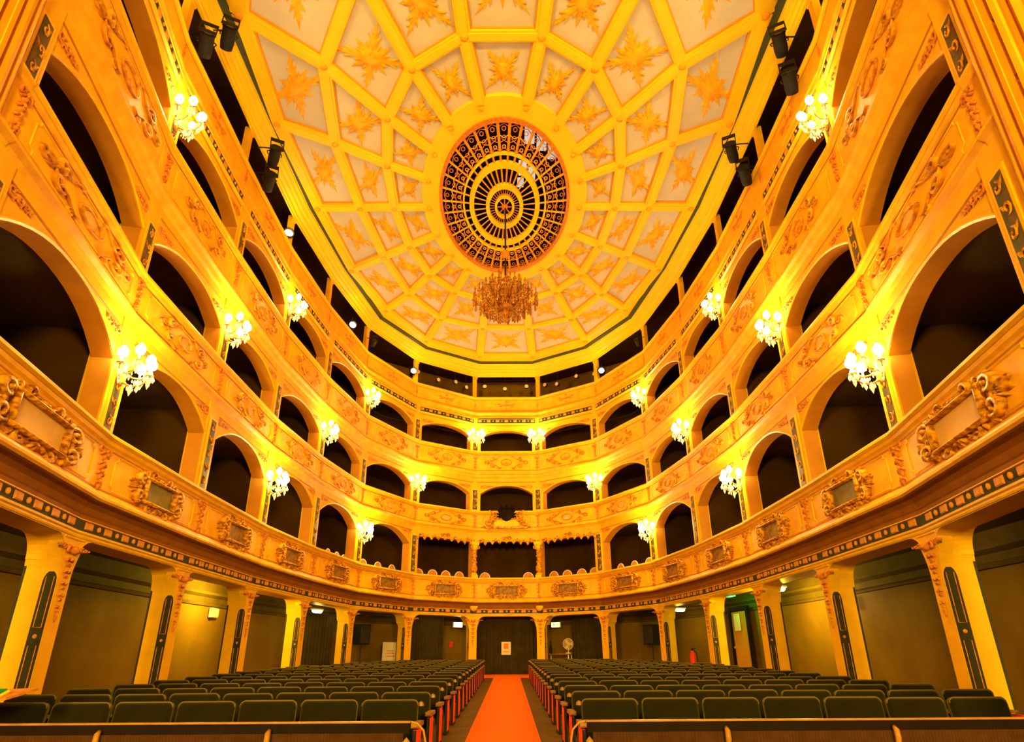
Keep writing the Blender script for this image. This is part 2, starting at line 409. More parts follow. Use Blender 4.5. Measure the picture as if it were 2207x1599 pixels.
for T in (1,2,3):
    for k in range(NB):
        c, L, rz = bay(k, WO[T]); w = walls[wall_of(k)]
        royal = T == 1 and k in ROYAL
        z0 = RAIL[T]-.25; half = L/2-.23; sp, cr = SPRING[T], CROWN[T]
        if royal: half = L/2-.08; sp, cr = 5.14, 5.16
        if T == 3 and L < 2.8: cr = 9.78
        if L < 2.8 and not royal: sp += .05
        arch = arch_mesh(L, z0, WTOP[T], sp, cr, half, .28).build('arch_wall', 'plaster', w, (c.x,c.y,0), rz)
        arch_reveal(sp, cr, half, .28, z0).build('arch_reveal', 'reveal', arch)
        if not royal:
            lip_mesh(sp, cr, half).build('arch_lip', 'mould', arch)
            for s in (-1,1):
                obj('spandrel_scroll', SPAN, arch, (s*(half+.02), -.004, cr-.02), 0, (-s*1.15, 1, .85))
    for i in range(NN):
        side, r = side_rank(i)
        if T == 1 and r == 1: continue
        p = off(i, WO[T]-.035); rz = node_rot(i)
        w = walls['back' if r <= 3 else side]
        z0, z1 = RAIL[T]-.2, WTOP[T]-.02
        pil = MB().box(0,.17,(z0+z1)/2,.46,.34,z1-z0).build('pilaster', 'plaster', w, (p.x,p.y,0), rz)
        zb, zt = RAIL[T]+.06, {1: 5.16, 2: 7.24, 3: 9.72}[T]
        MB().cbox(0,-.004,(zb+zt)/2,.30,.03,zt-zb+.06,.01).build('inlay_border', 'mould', pil)
        inl = MB().box(0,-.012,(zb+zt)/2,.19,.03,zt-zb-.04).build('inlay_panel', 'inlay', pil)
        hh = {1:.92,2:.55,3:.50}[T]
        obj('inlay_scroll', INSC[T], pil, (0,-.027,(zb+zt)/2), 0, (1.25,1,(zt-zb-.06)/hh))
        if 3 <= r: 
            MB().box(0,1.2,(z0+z1)/2-.1,.07,2.0,z1-z0+.3).build('box_partition', 'box_in', w, (p.x,p.y,0), rz)

for T, zl in ((1,5.335),(2,7.565),(3,10.02)):
    for k in range(NB):
        if T == 1 and k in ROYAL: continue
        sweep([(WO[T]-.005,zl),(WO[T]-.012,zl-.01),(WO[T]-.012,zl-.024),(WO[T]-.005,zl-.03)], k).build('wall_line', 'line', walls[wall_of(k)])
# ------------------------------------------------------------------ balcony parapets
PROF = {
 1: [(.10,3.775),(-.11,3.775),(-.135,3.755),(-.135,3.725),(-.10,3.70),(-.085,3.65),(-.055,3.62),(-.045,3.60),(-.045,3.03),(-.06,3.02),(-.085,2.99),(-.125,2.965),(-.15,2.93),(-.15,2.90),(-.125,2.875)],
 2: [(.2,6.355),(0,6.355),(-.025,6.335),(-.025,6.305),(0,6.28),(.02,6.24),(.045,6.22),(.045,5.70),(.03,5.69),(-.0,5.66),(-.03,5.63),(-.03,5.59),(.0,5.57),(.03,5.55),(.06,5.49),(.11,5.44),(.12,5.40),(.10,5.385),(.10,5.36),(.16,5.34)],
 3: [(.25,8.845),(.06,8.845),(.035,8.825),(.035,8.795),(.06,8.77),(.08,8.73),(.105,8.71),(.105,8.02),(.09,8.01),(.06,7.97),(.02,7.93),(.02,7.88),(.05,7.86),(.07,7.84),(.10,7.76),(.16,7.69),(.18,7.64),(.15,7.62),(.15,7.59),(.22,7.57)],
 4: [(.48,11.355),(.30,11.355),(.28,11.335),(.28,11.305),(.31,11.28),(.33,11.24),(.33,10.72),(.31,10.70),(.26,10.66),(.22,10.62),(.22,10.57),(.25,10.54),(.27,10.45),(.24,10.42),(.20,10.36),(.20,10.315)],
}
LAB = {1: 'lowest carved balcony front with framed cartouches above the stalls pillars',
       2: 'second gilded balcony front, with the dark crest at its middle',
       3: 'third balcony front from the floor, plain gilt panels with faint scrolls',
       4: 'topmost balcony front with flat red diamonds, just under the ceiling cornice'}
ORD = ['', 'first', 'second', 'third', 'fourth', 'fifth', 'sixth', 'seventh', 'eighth', 'ninth', 'tenth', 'eleventh', 'twelfth', 'thirteenth', 'fourteenth', 'fifteenth', 'sixteenth', 'seventeenth', 'eighteenth']
PANEL_O = {1: -.045, 2: .045, 3: .105, 4: .33}
PANEL_Z = {1: (3.03,3.60), 2: (5.70,6.22), 3: (8.02,8.71), 4: (10.72,11.24)}
def eared_frame(w, h, e=.07, r=.012):
    x, z = w/2, h/2
    pts = [(-x+e,z),(x-e,z),(x-e,z-e*.6),(x,z-e),(x,-z+e),(x-e,-z+e*.6),(x-e,-z),(-x+e,-z),(-x+e,-z+e*.6),(-x,-z+e),(-x,z-e),(-x+e,z-e*.6),(-x+e,z)]
    return MB().tube([(p[0],-.004,p[1]) for p in pts], r, 4, False)
DIAM = MB()
for (cx,cz,a,b) in ((0,0,.32,.05),(0,.15,.06,.05),(0,-.15,.06,.05),(-.30,.05,.12,.035),(.30,.05,.12,.035),(-.24,-.05,.10,.03),(.24,-.05,.10,.03)):
    DIAM.prism([(cx-a,cz),(cx,cz-b),(cx+a,cz),(cx,cz+b)],-.012,.0)
DIAMM = DIAM.mesh('painted_diamonds', 'orn_red')
DIA2 = MB().prism([(-.055,0),(0,-.16),(.055,0),(0,.16)],-.015,0).prism([(-.02,.2),(0,.17),(.02,.2),(0,.23)],-.015,0).prism([(-.02,-.2),(0,-.23),(.02,-.2),(0,-.17)],-.015,0).mesh('node_diamond', 'orn_red')
for T in (1,2,3,4):
    B = tag(empty('balcony'), LAB[T], 'balcony', 'balcony fronts of the four tiers')
    for k in range(NB):
        s = sweep(PROF[T], k).build('parapet_section', 'panel', B)
        c, L, rz = bay(k, PANEL_O[T]); z0, z1 = PANEL_Z[T]; zc = (z0+z1)/2
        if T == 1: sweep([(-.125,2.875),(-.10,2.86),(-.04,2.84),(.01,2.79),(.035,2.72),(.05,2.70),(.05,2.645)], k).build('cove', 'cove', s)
        for zz in (z1-.004, z0+.026):
            if T > 0: sweep([(PANEL_O[T]-.004,zz),(PANEL_O[T]-.004,zz-.022)], k).build('brown_line', 'line', s)
        # gilt rail along the top edge
        sweep([(PROF[T][1][0]-.003,PROF[T][1][1]+.004),(PROF[T][2][0]-.006,PROF[T][2][1]+.003),(PROF[T][3][0]-.006,PROF[T][3][1]-.003),(PROF[T][4][0]-.004,PROF[T][4][1]-.004)], k).build('rail', 'mould', s)
        if T < 4:
            eared_frame(L-.62, (z1-z0)-.10).build('panel_moulding', 'mould', s, (c.x,c.y,zc), rz)
        near = k in (0, NB-1); centre = k == 7
        if T == 1:
            sx = 1.0 if L < 2.9 else 1.12
            if near: sx = 1.45
            co = obj('cartouche', CART1, s, (c.x,c.y,zc-.01), rz, (sx,1.6,.92))
            MB().box(0,-.012,0,.80,.012,.34).build('painted_scene', 'painting_plain' if near else ('painting_green' if k in (1,NB-2) else 'painting'), s, (c.x,c.y,zc-.01), rz, scale=(sx,1,.92))
        elif T == 2:
            if not centre:
                obj('cartouche', CART2, s, (c.x,c.y,zc), rz, (1.15,1.7,.92) if not near else (1.7,1.7,.92))
                MB().lathe([(.17,0),(.17,-.010)],16,axis='y',sy=.62).build('painted_oval', 'painting_plain', s, (c.x,c.y,zc), rz)
        elif T == 3:
            obj('cartouche', CART2, s, (c.x,c.y,zc+.02), rz, (1.1,1.5,1.1) if not near else (1.6,1.5,1.1))
            MB().prism([(-.15,.02),(-.10,-.07),(.10,-.07),(.15,.02),(.06,-.03),(0,.03),(-.06,-.03)],-.014,0).build('red_shell', 'orn_red', s, (c.x,c.y,zc), rz)
        else:
            obj('painted_diamonds', DIAMM, s, (c.x,c.y,zc), rz)
    for i in range(NN):
        p = off(i, PANEL_O[T]-.004); z0, z1 = PANEL_Z[T]; rz = node_rot(i)
        if T < 4: obj('drop_ornament', DROP1 if T == 1 else DROP2, B, (p.x,p.y,(z0+z1)/2), rz, (1,1,.9 if T == 1 else 1.0))
        else: obj('node_diamond', DIA2, B, (p.x,p.y-.0,(z0+z1)/2), rz)

def wall_end(sg):
    a = Vector((sg*PX[7], PY[7])); b = Vector((sg*PX[6], PY[6])); d = (a-b).normalized(); n = Vector((-d.y, d.x))
    if n.x*sg < 0: n = -n
    w = walls['left' if sg < 0 else 'right']
    def ext(prof, name, m):
        mb = MB(); k = len(prof)
        A = [a+n*o-d*.02 for o,z in prof]; B = [a+n*o+d*.75 for o,z in prof]
        mb.add([(A[i].x,A[i].y,prof[i][1]) for i in range(k)]+[(B[i].x,B[i].y,prof[i][1]) for i in range(k)], [(i,i+1,k+i+1,k+i) for i in range(k-1)])
        mb.build(name, m, w)
    for T in (1,2,3,4): ext(PROF[T] if T > 1 else PROF[1]+[(.05,2.645)], 'parapet_end', 'panel')
    for T in (1,2,3): ext([(WO[T],RAIL[T]-.1),(WO[T],WTOP[T])], 'pier_end', 'plaster')
    ext([(.05,-.1),(.05,2.7)], 'pier_end', 'plaster'); ext([(.4,11.3),(.4,12.5)], 'pier_end', 'plaster')
wall_end(-1); wall_end(1)

# ------------------------------------------------------------------ friezes with blocks (below the lowest and below the topmost balcony)
BLK = MB().cbox(0,-.008,0,.175,.03,.092,.012).mesh('frieze_block', 'band_block')
RND = MB().lathe([(.038,0),(.038,-.02),(.022,-.028),(.001,-.03)],8,axis='y').mesh('frieze_roundel', 'band_block', True)
BAR = MB().box(0,-.008,0,.025,.03,.125).mesh('frieze_bar', 'band_block')
BLK2 = MB().cbox(0,-.006,0,.15,.025,.10,.01).mesh('frieze_block', 'band_block')
for T, o_, z0, z1, per in ((1,.05,2.50,2.645,.43),(4,.19,10.12,10.315,.38)):
    tr = struct(empty('trim_1' if T == 1 else 'trim_2'))
    for k in range(NB):
        sweep([(o_,z1),(o_,z0)], k).build('frieze_ground', 'band_dark', tr)
        if T == 1: sweep([(o_,z0),(o_-.03,z0-.01),(o_-.03,z0-.035),(o_-.01,z0-.05),(o_-.01,z0-.07),(o_+.0,z0-.09)], k).build('frieze_moulding', 'mould', tr)
        else: sweep([(o_,z0),(o_-.03,z0-.01),(o_-.03,z0-.035),(o_+.02,z0-.07)], k).build('frieze_moulding', 'mould', tr)
        sweep([(o_+.01,z1+.004),(o_-.02,z1),(o_-.02,z1-.012),(o_,z1-.018)], k).build('frieze_bead', 'mould', tr)
        c, L, rz = bay(k, o_); n = max(2, round((L-.1)/per)); d = Vector((cos(rz), sin(rz)))
        for j in range(n):
            a = -L/2+L*(j+.5)/n; q = c+d*a
            obj('frieze_block', BLK if T == 1 else BLK2, tr, (q.x,q.y,(z0+z1)/2), rz)
            if j:
                q = c+d*(a-L/n/2); obj('frieze_roundel', RND, tr, (q.x,q.y,(z0+z1)/2), rz, (1,1,1) if T == 1 else (.75,1,.85))

# ------------------------------------------------------------------ ground arcade
def ground_arch(L, half, z1, th, N=8):
    r = .30; cr = 2.40; mb = MB(); pts = [(-half,cr-r)]
    for i in range(1,N+1): a = pi-(pi/2)*i/N; pts.append((-half+r+r*cos(a), cr-r+r*sin(a)))
    for i in range(N): a = pi/2-(pi/2)*i/N; pts.append((half-r+r*cos(a), cr-r+r*sin(a)))
    pts.append((half,cr-r)); n = len(pts)
    for y in (0,th):
        n0 = len(mb.v); mb.v += [(p[0],y,p[1]) for p in pts]+[(p[0],y,z1) for p in pts]
        mb.f += [(n0+i,n0+i+1,n0+n+i+1,n0+n+i) for i in range(n-1)]
        for s in (-1,1): mb.add([(s*L/2,y,cr-r),(s*half,y,cr-r),(s*half,y,z1),(s*L/2,y,z1)], [(0,1,2,3)])
    mb.add([(p[0],0,p[1]) for p in pts]+[(p[0],th,p[1]) for p in pts], [(i,i+1,n+i+1,n+i) for i in range(n-1)])
    return mb
for k in range(NB):
    c, L, rz = bay(k, .06)
    a = ground_arch(L, L/2-.15, 2.70, .42).build('ground_arch', 'plaster', walls[wall_of(k)], (c.x,c.y,0), rz)
    for s in (-1,1): obj('spandrel_scroll', SPAN, a, (s*(L/2-.17),-.003,2.27), 0, (-s*.45,1,.40))
def drop_long():
    mb = MB()
    mb.sphere((0,-.035,.30),.06,8,6); mb.scroll(-.09,.30,.06,0,1.1,1,.02); mb.scroll(.09,.30,.06,pi,1.1,-1,.02)
    for i in range(5):
        z = .20-.17*i; q = 1-.13*i
        for s in (-1,1): mb.leaf(0,z,-pi/2+s*.95,.13*q,.06,.035); mb.leaf(0,z-.06,-pi/2+s*.5,.10*q,.05,.03)
        mb.sphere((0,-.03,z-.03),.032*q,6,4)
    mb.leaf(0,-.55,-pi/2,.16,.06,.03)
    return mb
DROPL = drop_long().mesh('flower_drop', 'orn_red', True)
def rounded_slot(w, z0, z1, N=8):
    r = w/2; pts = [(-r,z0),(r,z0)]
    for i in range(N+1): a = pi*i/N; pts.append((r*cos(a), z1-.13+.13*sin(a)))
    return pts
for i in range(NN):
    side, r = side_rank(i)
    if r == 8: continue
    p = off(i, .05); rz = node_rot(i); zf = floor_z(p.y)
    nm = {1: 'beside the curtained doorway', 7: 'nearest the stage'}.get(r, ORD[r]+' from the curtained doorway')
    P = tag(empty('pillar', (p.x,p.y,zf), rz), 'yellow plaster stalls pillar with flower drop, %s, %s side' % (nm, side), 'pillar', 'pillars around the stalls')
    h = 2.40-zf; w = .15
    # shaft flaring into a capital
    prof = [(w,0),(w,h-.50),(w+.01,h-.40),(w+.045,h-.28),(w+.09,h-.18),(w+.11,h-.12),(w+.11,h)]
    mb = MB(); pts = [(-a,z) for a,z in prof]+[(a,z) for a,z in reversed(prof)]
    mb.prism(pts,0,.165); mb.build('shaft', 'plaster', P)
    prof2 = [(w,0),(w,h-.40),(w+.03,h-.22),(w+.10,h-.04)]
    MB().prism([(-a,z) for a,z in prof2]+[(a,z) for a,z in reversed(prof2)],.165,.42).build('rear_jamb', 'plaster', P)
    sgn = -1 if side == 'left' else 1                      # the side of the pillar that faces the stage
    # dark inlaid panel with red fillets on the stage side of the shaft
    def side_panel(pts, x0, x1):
        mb = MB().prism(pts, 0, abs(x1-x0)); mb.v = [(x0+(y if x1 > x0 else -y), a, z) for a, y, z in mb.v]; return mb
    xo = sgn*(w+.001)
    for sg2 in (-1, 1):
        xo = sg2*w
        slot = [(.008+.155*(q[0]/.10+.5), q[1]) for q in rounded_slot(.10, .05, h-.43)]
        pan = side_panel(slot, xo, xo+sg2*.006).build('inlay_panel', 'inlay_dark', P)
        for dz0, dz1 in ((.08,h*.50-.10),(h*.50+.10,h-.50)):
            fr = [(.086-.045,dz0),(.086+.045,dz0),(.086+.045,dz1),(.086-.045,dz1),(.086-.045,dz0)]
            MB().tube([(xo+sg2*.008,a,z) for a,z in fr],.006,4,False).build('red_fillet', 'orn_red', pan)
        MB().lathe([(.028,0),(.02,sg2*.012)],8,(xo+sg2*.004,.086,h*.5),axis='x').build('roundel', 'orn_red', pan)
        MB().box(xo+sg2*.004,.405,h*.42,.008,.03,h*.84).build('rear_edge_line', 'inlay_dark', P)
    obj('flower_drop', DROPL, P, (0,-.004,h-.42), 0, (.95,1,.85))
    MB().cbox(0,-.005,h-.015,.52,.03,.03,.01).build('cap_moulding', 'mould', P)
    if r == 1: MB().lathe([(.001,-.16),(.06,-.15),(.13,-.08),(.16,0),(.15,.03),(.001,.03)],12,(0,-.08,h+.33),sy=.7).build('gilt_bracket', 'mould', P, smooth=True)

# ------------------------------------------------------------------ topmost gallery: posts, lintel and cornice up to the ceiling
ZC = 12.76
for i in range(NN):
    p = off(i, .40); side, r = side_rank(i)
    MB().box(0,.06,11.86,.17,.14,1.12).cbox(0,-.01,12.30,.23,.05,.08,.015).build('gallery_post', 'plaster', walls['back' if r <= 3 else side], (p.x,p.y,0), node_rot(i))
GREEN = [(1.17,25.98),(3.33,24.47),(4.75,21.83),(5.28,18.4),(5.55,15.15),(5.57,11.8),(5.55,8.78),(4.85,5.2)]
GN = [(-x,y) for x,y in reversed(GREEN)]+GREEN
corn = struct(empty('trim_3'))
for k in range(NB):
    A = [off(k,.40), off(k,.36), off(k,.34)]; Bq = [off(k+1,.40), off(k+1,.36), off(k+1,.34)]
    ga, gb = Vector(GN[k]), Vector(GN[k+1])
    def mixp(t, z): return (A[2].lerp(ga,t), Bq[2].lerp(gb,t), z)
    rows = [(A[0],Bq[0],12.34),(A[1],Bq[1],12.34),(A[1],Bq[1],12.40),mixp(.08,12.41),mixp(.12,12.47),mixp(.35,12.50),mixp(.42,12.55),mixp(.60,12.56),mixp(.72,12.62),mixp(.90,12.66),mixp(.93,12.70),mixp(1.0,12.70)]
    mb = MB(); n = len(rows)
    mb.add([(a.x,a.y,z) for a,b,z in rows]+[(b.x,b.y,z) for a,b,z in rows], [(i,i+1,n+i+1,n+i) for i in range(n-1)])
    mb.build('cornice_section', 'rib', corn)
    # dark green line
    inn = [(p*(1-.14/p.length) if False else p) for p in (ga,gb)]
    d = (gb-ga).normalized(); nin = Vector((d.y,-d.x))*.15
    mb = MB().add([(ga.x,ga.y,12.695),(gb.x,gb.y,12.695),(gb.x+nin.x,gb.y+nin.y,12.70),(ga.x+nin.x,ga.y+nin.y,12.70),(ga.x+nin.x,ga.y+nin.y,12.75),(gb.x+nin.x,gb.y+nin.y,12.75)], [(0,1,2,3),(3,2,5,4)])
    mb.build('green_line', 'green_line', corn)

# ------------------------------------------------------------------ ceiling
ceil = struct(empty('ceiling'))
CY = 15.2
RX, RY, QX, QY = 1.83, 3.42, 2.20, 3.93                   # grille ellipse, outer ring ellipse
R1 = [(.70,20.55),(1.77,19.91),(2.53,18.79),(2.97,17.11),(3.14,15.21),(3.04,13.45),(2.76,11.83),(1.99,10.4),(.80,9.6)]
R2 = [(.90,22.65),(2.46,21.9),(3.40,20.07),(3.88,17.71),(4.11,15.22),(4.20,12.66),(3.88,10.32),(2.70,8.2),(.95,7.2)]
R3 = [(1.12,25.23),(3.21,23.75),(4.41,21.2),(5.07,18.47),(5.32,15.22),(5.43,12.0),(5.25,9.1),(4.1,6.2),(1.30,5.0)]
R0 = []
for x, y in R1:
    a = atan2((y-CY)/QY, x/QX); R0.append((QX*cos(a), CY+QY*sin(a)))
def loop(R): return [Vector(p) for p in R]+[Vector((-x,y)) for x,y in reversed(R)]      # 18 nodes round the ellipse
LO = [loop(R) for R in (R0,R1,R2,R3)]; NR = 18
plate = MB().add([(-8.5,3.0,12.92),(8.5,3.0,12.92),(8.5,30,12.92),(-8.5,30,12.92)],[])
hole = [(QX*cos(2*pi*i/36)*1.0, CY+QY*sin(2*pi*i/36)) for i in range(36)]
# plate with an oval hole for the grille
outer = []
for i in range(36):
    a = 2*pi*i/36; dx, dy = cos(a), sin(a)
    t = min((8.5/abs(dx)) if abs(dx) > 1e-6 else 1e9, ((14.8 if dy > 0 else 12.2)/abs(dy)) if abs(dy) > 1e-6 else 1e9); outer.append((dx*t, CY+dy*t))
pl = MB(); pl.add([(x,y,12.92) for x,y in hole]+[(x,y,12.92) for x,y in outer], [(i,(i+1)%36,36+(i+1)%36,36+i) for i in range(36)])
pl.build('ceiling_slab', 'box_in', ceil)
def rib(a, b, w, name='rib', z=ZC, lift=.0):
    d = (b-a); L = d.length; mb = MB()
    mb.box(0,0,.06,L,w,.12); mb.box(0,0,-.012,L,w*.62,.03)
    o = mb.build(name, 'rib', ceil, ((a.x+b.x)/2,(a.y+b.y)/2,z-.06+lift), atan2(d.y,d.x))
    for s in (-1,1): MB().box(0,s*(w/2+.012),.085,L,.026,.06).build('rib_edge', 'rib_line', o)
    return o
RW = [(.26,.26),(.27,.27),(.30,.30)]
for j in range(3):
    for i in range(NR):
        rib(LO[j][i], LO[j+1][i], .27+.02*j, 'rib', lift=.001*i%3*.001)
for j in (1,2,3):
    for i in range(NR):
        rib(LO[j][i], LO[j][(i+1)%NR], .27 if j < 3 else .36, 'ring_rib', lift=.004)
for j in (1,2,3):
    for i in range(NR): obj('boss', BOSS, ceil, (LO[j][i].x,LO[j][i].y,ZC-.09))
for i in range(NR): obj('boss', BOSS, ceil, (LO[0][i].x*.97,CY+(LO[0][i].y-CY)*.97,ZC-.09),0,(.8,.8,1))
for j in range(3):
    for i in range(NR):
        a, b, c_, d_ = LO[j][i], LO[j][(i+1)%NR], LO[j+1][(i+1)%NR], LO[j+1][i]
        ctr = (a+b+c_+d_)/4
        q = [(p-ctr)*1.0 for p in (a,b,c_,d_)]
        mb = MB().add([(p.x,p.y,0) for p in q]+[(p.x,p.y,.04) for p in q], [(0,3,2,1),(0,1,5,4),(1,2,6,5),(2,3,7,6),(3,0,4,7)])
        pan = mb.build('ceiling_panel', 'ceil_panel', ceil, (ctr.x,ctr.y,ZC+.05))
        rad = ((c_+d_)/2-(a+b)/2); wid = ((b+c_)/2-(a+d_)/2)
        rl, wl = rad.length-.30, wid.length-.30
        ang = atan2(rad.y, rad.x)
        st = obj('star_ornament', STARM, pan, (0,0,-.004), ang, (min(rl*.88,2.2), min(wl*.90,2.0), 1.8))
        obj('star_boss', SPH, pan, (0,0,-.03), 0, (1.2,1.2,1.2))
# the ring to the wall between the outermost ribs and the green line
for k in range(NB):
    ga, gb = Vector(GN[k]), Vector(GN[k+1])
    ia = LO[3][0] 
flat = MB()
edge = [Vector(p) for p in GN]
ringw = [Vector((-x,y)) for x,y in reversed(R3)]+[Vector(p) for p in R3]    # left stage side .. round the back .. right
ring_side = [Vector((-x,y)) for x,y in reversed(R3[:8])]+[Vector(p) for p in R3[:8]]
for k in range(NB):
    a, b = edge[k], edge[k+1]; c_, d_ = ring_side[k+1], ring_side[k]
    flat.add([(a.x,a.y,ZC-.012),(b.x,b.y,ZC-.012),(c_.x,c_.y,ZC-.012),(d_.x,d_.y,ZC-.012)], [(0,1,2,3)])
flat.build('ceiling_border', 'rib', ceil)
MB().add([(-8.4,3,ZC+.12),(8.4,3,ZC+.12),(8.4,7.5,ZC+.12),(-8.4,7.5,ZC+.12)],[(0,1,2,3)]).build('stage_side_ceiling', 'ceil_panel', ceil)

# ------------------------------------------------------------------ openwork ceiling rose
rose = tag(empty('ceiling_rose', (0,CY,ZC)), 'big oval openwork grille at the centre of the coffered ceiling', 'ceiling rose')
def ell(r, n=72, z=0): return [(RX*r*cos(2*pi*i/n), RY*r*sin(2*pi*i/n), z) for i in range(n+1)]
def flat_ring(r0, r1, z0, z1, n=64, sx0=RX, sy0=RY, sx1=None, sy1=None):
    sx1 = sx1 or sx0; sy1 = sy1 or sy0; mb = MB()
    for i in range(n):
        a = 2*pi*i/n
        mb.v += [(sx0*r0*cos(a),sy0*r0*sin(a),z1),(sx0*r0*cos(a),sy0*r0*sin(a),z0),(sx1*r1*cos(a),sy1*r1*sin(a),z0),(sx1*r1*cos(a),sy1*r1*sin(a),z1)]
    for i in range(n):
        j = (i+1)%n
        mb.f += [(4*i+q,4*i+(q+1)%4,4*j+(q+1)%4,4*j+q) for q in range(4)]
    return mb
flat_ring(1,1,-.05,.12,72,RX*1.0,RY*1.0,QX+.10,QY+.12).build('outer_ring', 'rib', rose)
flat_ring(.955,1.0,-.085,.05).build('rim_moulding', 'rose_brown', rose)
flat_ring(.62,.645,-.05,.03).build('thin_ring', 'rib', rose)
flat_ring(.475,.545,-.06,.03).build('broad_ring', 'rib', rose)
flat_ring(.235,.29,-.07,.03).build('inner_ring', 'rib', rose)
flat_ring(.12,.15,-.07,.03).build('hub_ring', 'rib', rose)
NS = 36
for i in range(NS):
    a = 2*pi*(i+.5)/NS; p0, p1 = Vector((RX*.29*cos(a),RY*.29*sin(a),-.02)), Vector((RX*.96*cos(a),RY*.96*sin(a),-.02))
    MB().tube([p0,p0.lerp(p1,.5),p1],[.020,.030,.040],4).build('spoke', 'rose_gilt', rose)
mb = MB()
for i in range(NS):
    a = 2*pi*(i+.5)/NS; mb.tube([(RX*.15*cos(a),RY*.15*sin(a),-.03),(RX*.235*cos(a),RY*.235*sin(a),-.03)],.013,4)
for i in range(8):
    a = 2*pi*i/8; mb.tube([(0,0,-.03),(RX*.12*cos(a),RY*.12*sin(a),-.03)],.02,4)
mb.lathe([(.001,-.10),(.08,-.08),(.10,0),(.001,.02)],12)
mb.build('hub_spokes', 'rose_brown', rose)
mb = MB(); mb2 = MB()
for i in range(NS):
    a = 2*pi*i/NS; da = pi/NS
    for rr, sc, which in ((.70,.036,mb2),(.79,.045,mb),(.88,.040,mb)):
        cx, cy = RX*rr*cos(a), RY*rr*sin(a)
        wx = RY*sc*.55
        which.tube([(cx+wx*.62*cos(t),cy+wx*sin(t),-.02) for t in [2*pi*q/8 for q in range(9)]],.013,4,False)
    for rr, s in ((.74,1),(.82,-1),(.90,1)):
        p = Vector((RX*rr*cos(a-da*.9),RY*rr*sin(a-da*.9),-.02)); q = Vector((RX*rr*cos(a+da*.9),RY*rr*sin(a+da*.9),-.02)); mid = (p+q)/2*(1+.035*s); mid.z = -.02
        (mb if s > 0 else mb2).tube([p,mid,q],.015,4)
    mb.tube([(RX*.655*cos(a-da),RY*.655*sin(a-da),-.02),(RX*.695*cos(a),RY*.695*sin(a),-.02),(RX*.655*cos(a+da),RY*.655*sin(a+da),-.02)],.014,4)
for q_, nm_, mm_ in ((mb,'tracery_brown','rose_brown'),(mb2,'tracery_gilt','star')):
    o = q_.build(nm_, mm_, rose); o['kind'] = 'stuff'
# dark shaft over the grille with panes of a skylight
sh = MB(); n = 36
sh.add([(QX*cos(2*pi*i/n),QY*sin(2*pi*i/n),.1) for i in range(n)]+[(QX*.9*cos(2*pi*i/n),QY*.9*sin(2*pi*i/n),1.9) for i in range(n)], [(i,(i+1)%n,n+(i+1)%n,n+i) for i in range(n)]+[tuple(range(n,2*n))])
sh.build('air_shaft', 'void', rose)
for (x,y,w,h) in ((.66,-2.25,.26,.75),(.98,-2.0,.26,.75),(1.28,-1.65,.24,.7),(.50,-.95,.22,.60),(.76,-.70,.20,.55),(.45,-.35,.18,.4)):
    MB().box(x,y,.55,w,h,.02).build('skylight_pane', 'sky_pane', rose)

# ------------------------------------------------------------------ chandelier
ch = tag(empty('chandelier', (0.02,15.2,9.58)), 'large unlit crystal chandelier hanging below the ceiling rose', 'chandelier')
MB().tube([(0,0,.72),(0,0,3.1)],.028,6).build('rod', 'dark_metal', ch)
MB().sphere((0,0,1.55),.12,10,8,1.2).build('rod_ball', 'rose_brown', ch, smooth=True)
MB().lathe([(.001,-.42),(.05,-.40),(.10,-.30),(.06,-.22),(.16,-.10),(.22,0),(.14,.12),(.06,.22),(.10,.34),(.14,.42),(.05,.52),(.05,.66),(.12,.74),(.02,.82)],14).build('stem', 'chand', ch, smooth=True)
def arm_mesh(R, rise, drop):
    pts = []
    for i in range(11):
        t = i/10; pts.append((.08+(R-.08)*t, 0, -drop*sin(pi*min(1,t*1.15))+rise*t**2))
    return MB().tube(pts,[.022-.008*i/10 for i in range(11)],5)
CAND = MB().lathe([(.055,0),(.06,.02),(.022,.03),(.020,.16),(.028,.17),(.022,.21),(.006,.26)],7).mesh('candle', 'chand_drop', True)
DROPM = MB().lathe([(.004,.0),(.022,-.03),(.03,-.06),(.018,-.11),(.001,-.14)],5).mesh('crystal_drop', 'chand_drop')
for R, z, n, rise, ph in ((.84,.0,20,.10,0),(.62,.22,16,.14,.2),(.42,.46,12,.10,.1),(.60,-.16,14,.05,.1)):
    AM = arm_mesh(R, rise, .12).mesh('arm', 'chand', True)
    for i in range(n):
        a = 2*pi*i/n+ph
        arm = obj('arm', AM, ch, (0,0,z), a)
        obj('candle', CAND, arm, (R,0,rise)); obj('crystal_drop', DROPM, arm, (R,0,rise-.01), 0, (1.2,1.2,1.5)); obj('crystal_drop', DROPM, arm, (R*.75,0,rise*.2-.08), 0, (1.1,1.1,1.3))
mb = MB()
for r0, z0, r1, z1, n in ((.10,.74,.42,.50,12),(.40,.50,.62,.28,16),(.22,-.02,.84,.05,20),(.12,-.40,.60,-.15,14)):
    for i in range(n):
        a = 2*pi*i/n
        for q in range(7):
            t = q/6; r = r0+(r1-r0)*t; z = z0+(z1-z0)*t-.10*sin(pi*t)
            mb.lathe([(.002,.03),(.016,0),(.002,-.03)],4,(r*cos(a),r*sin(a),z))
o = mb.build('bead_strings', 'chand_drop', ch); o['kind'] = 'stuff'
mb = MB().sphere((0,0,-.50),.09,8,6); mb.build('bottom_ball', 'chand_drop', ch, smooth=True)

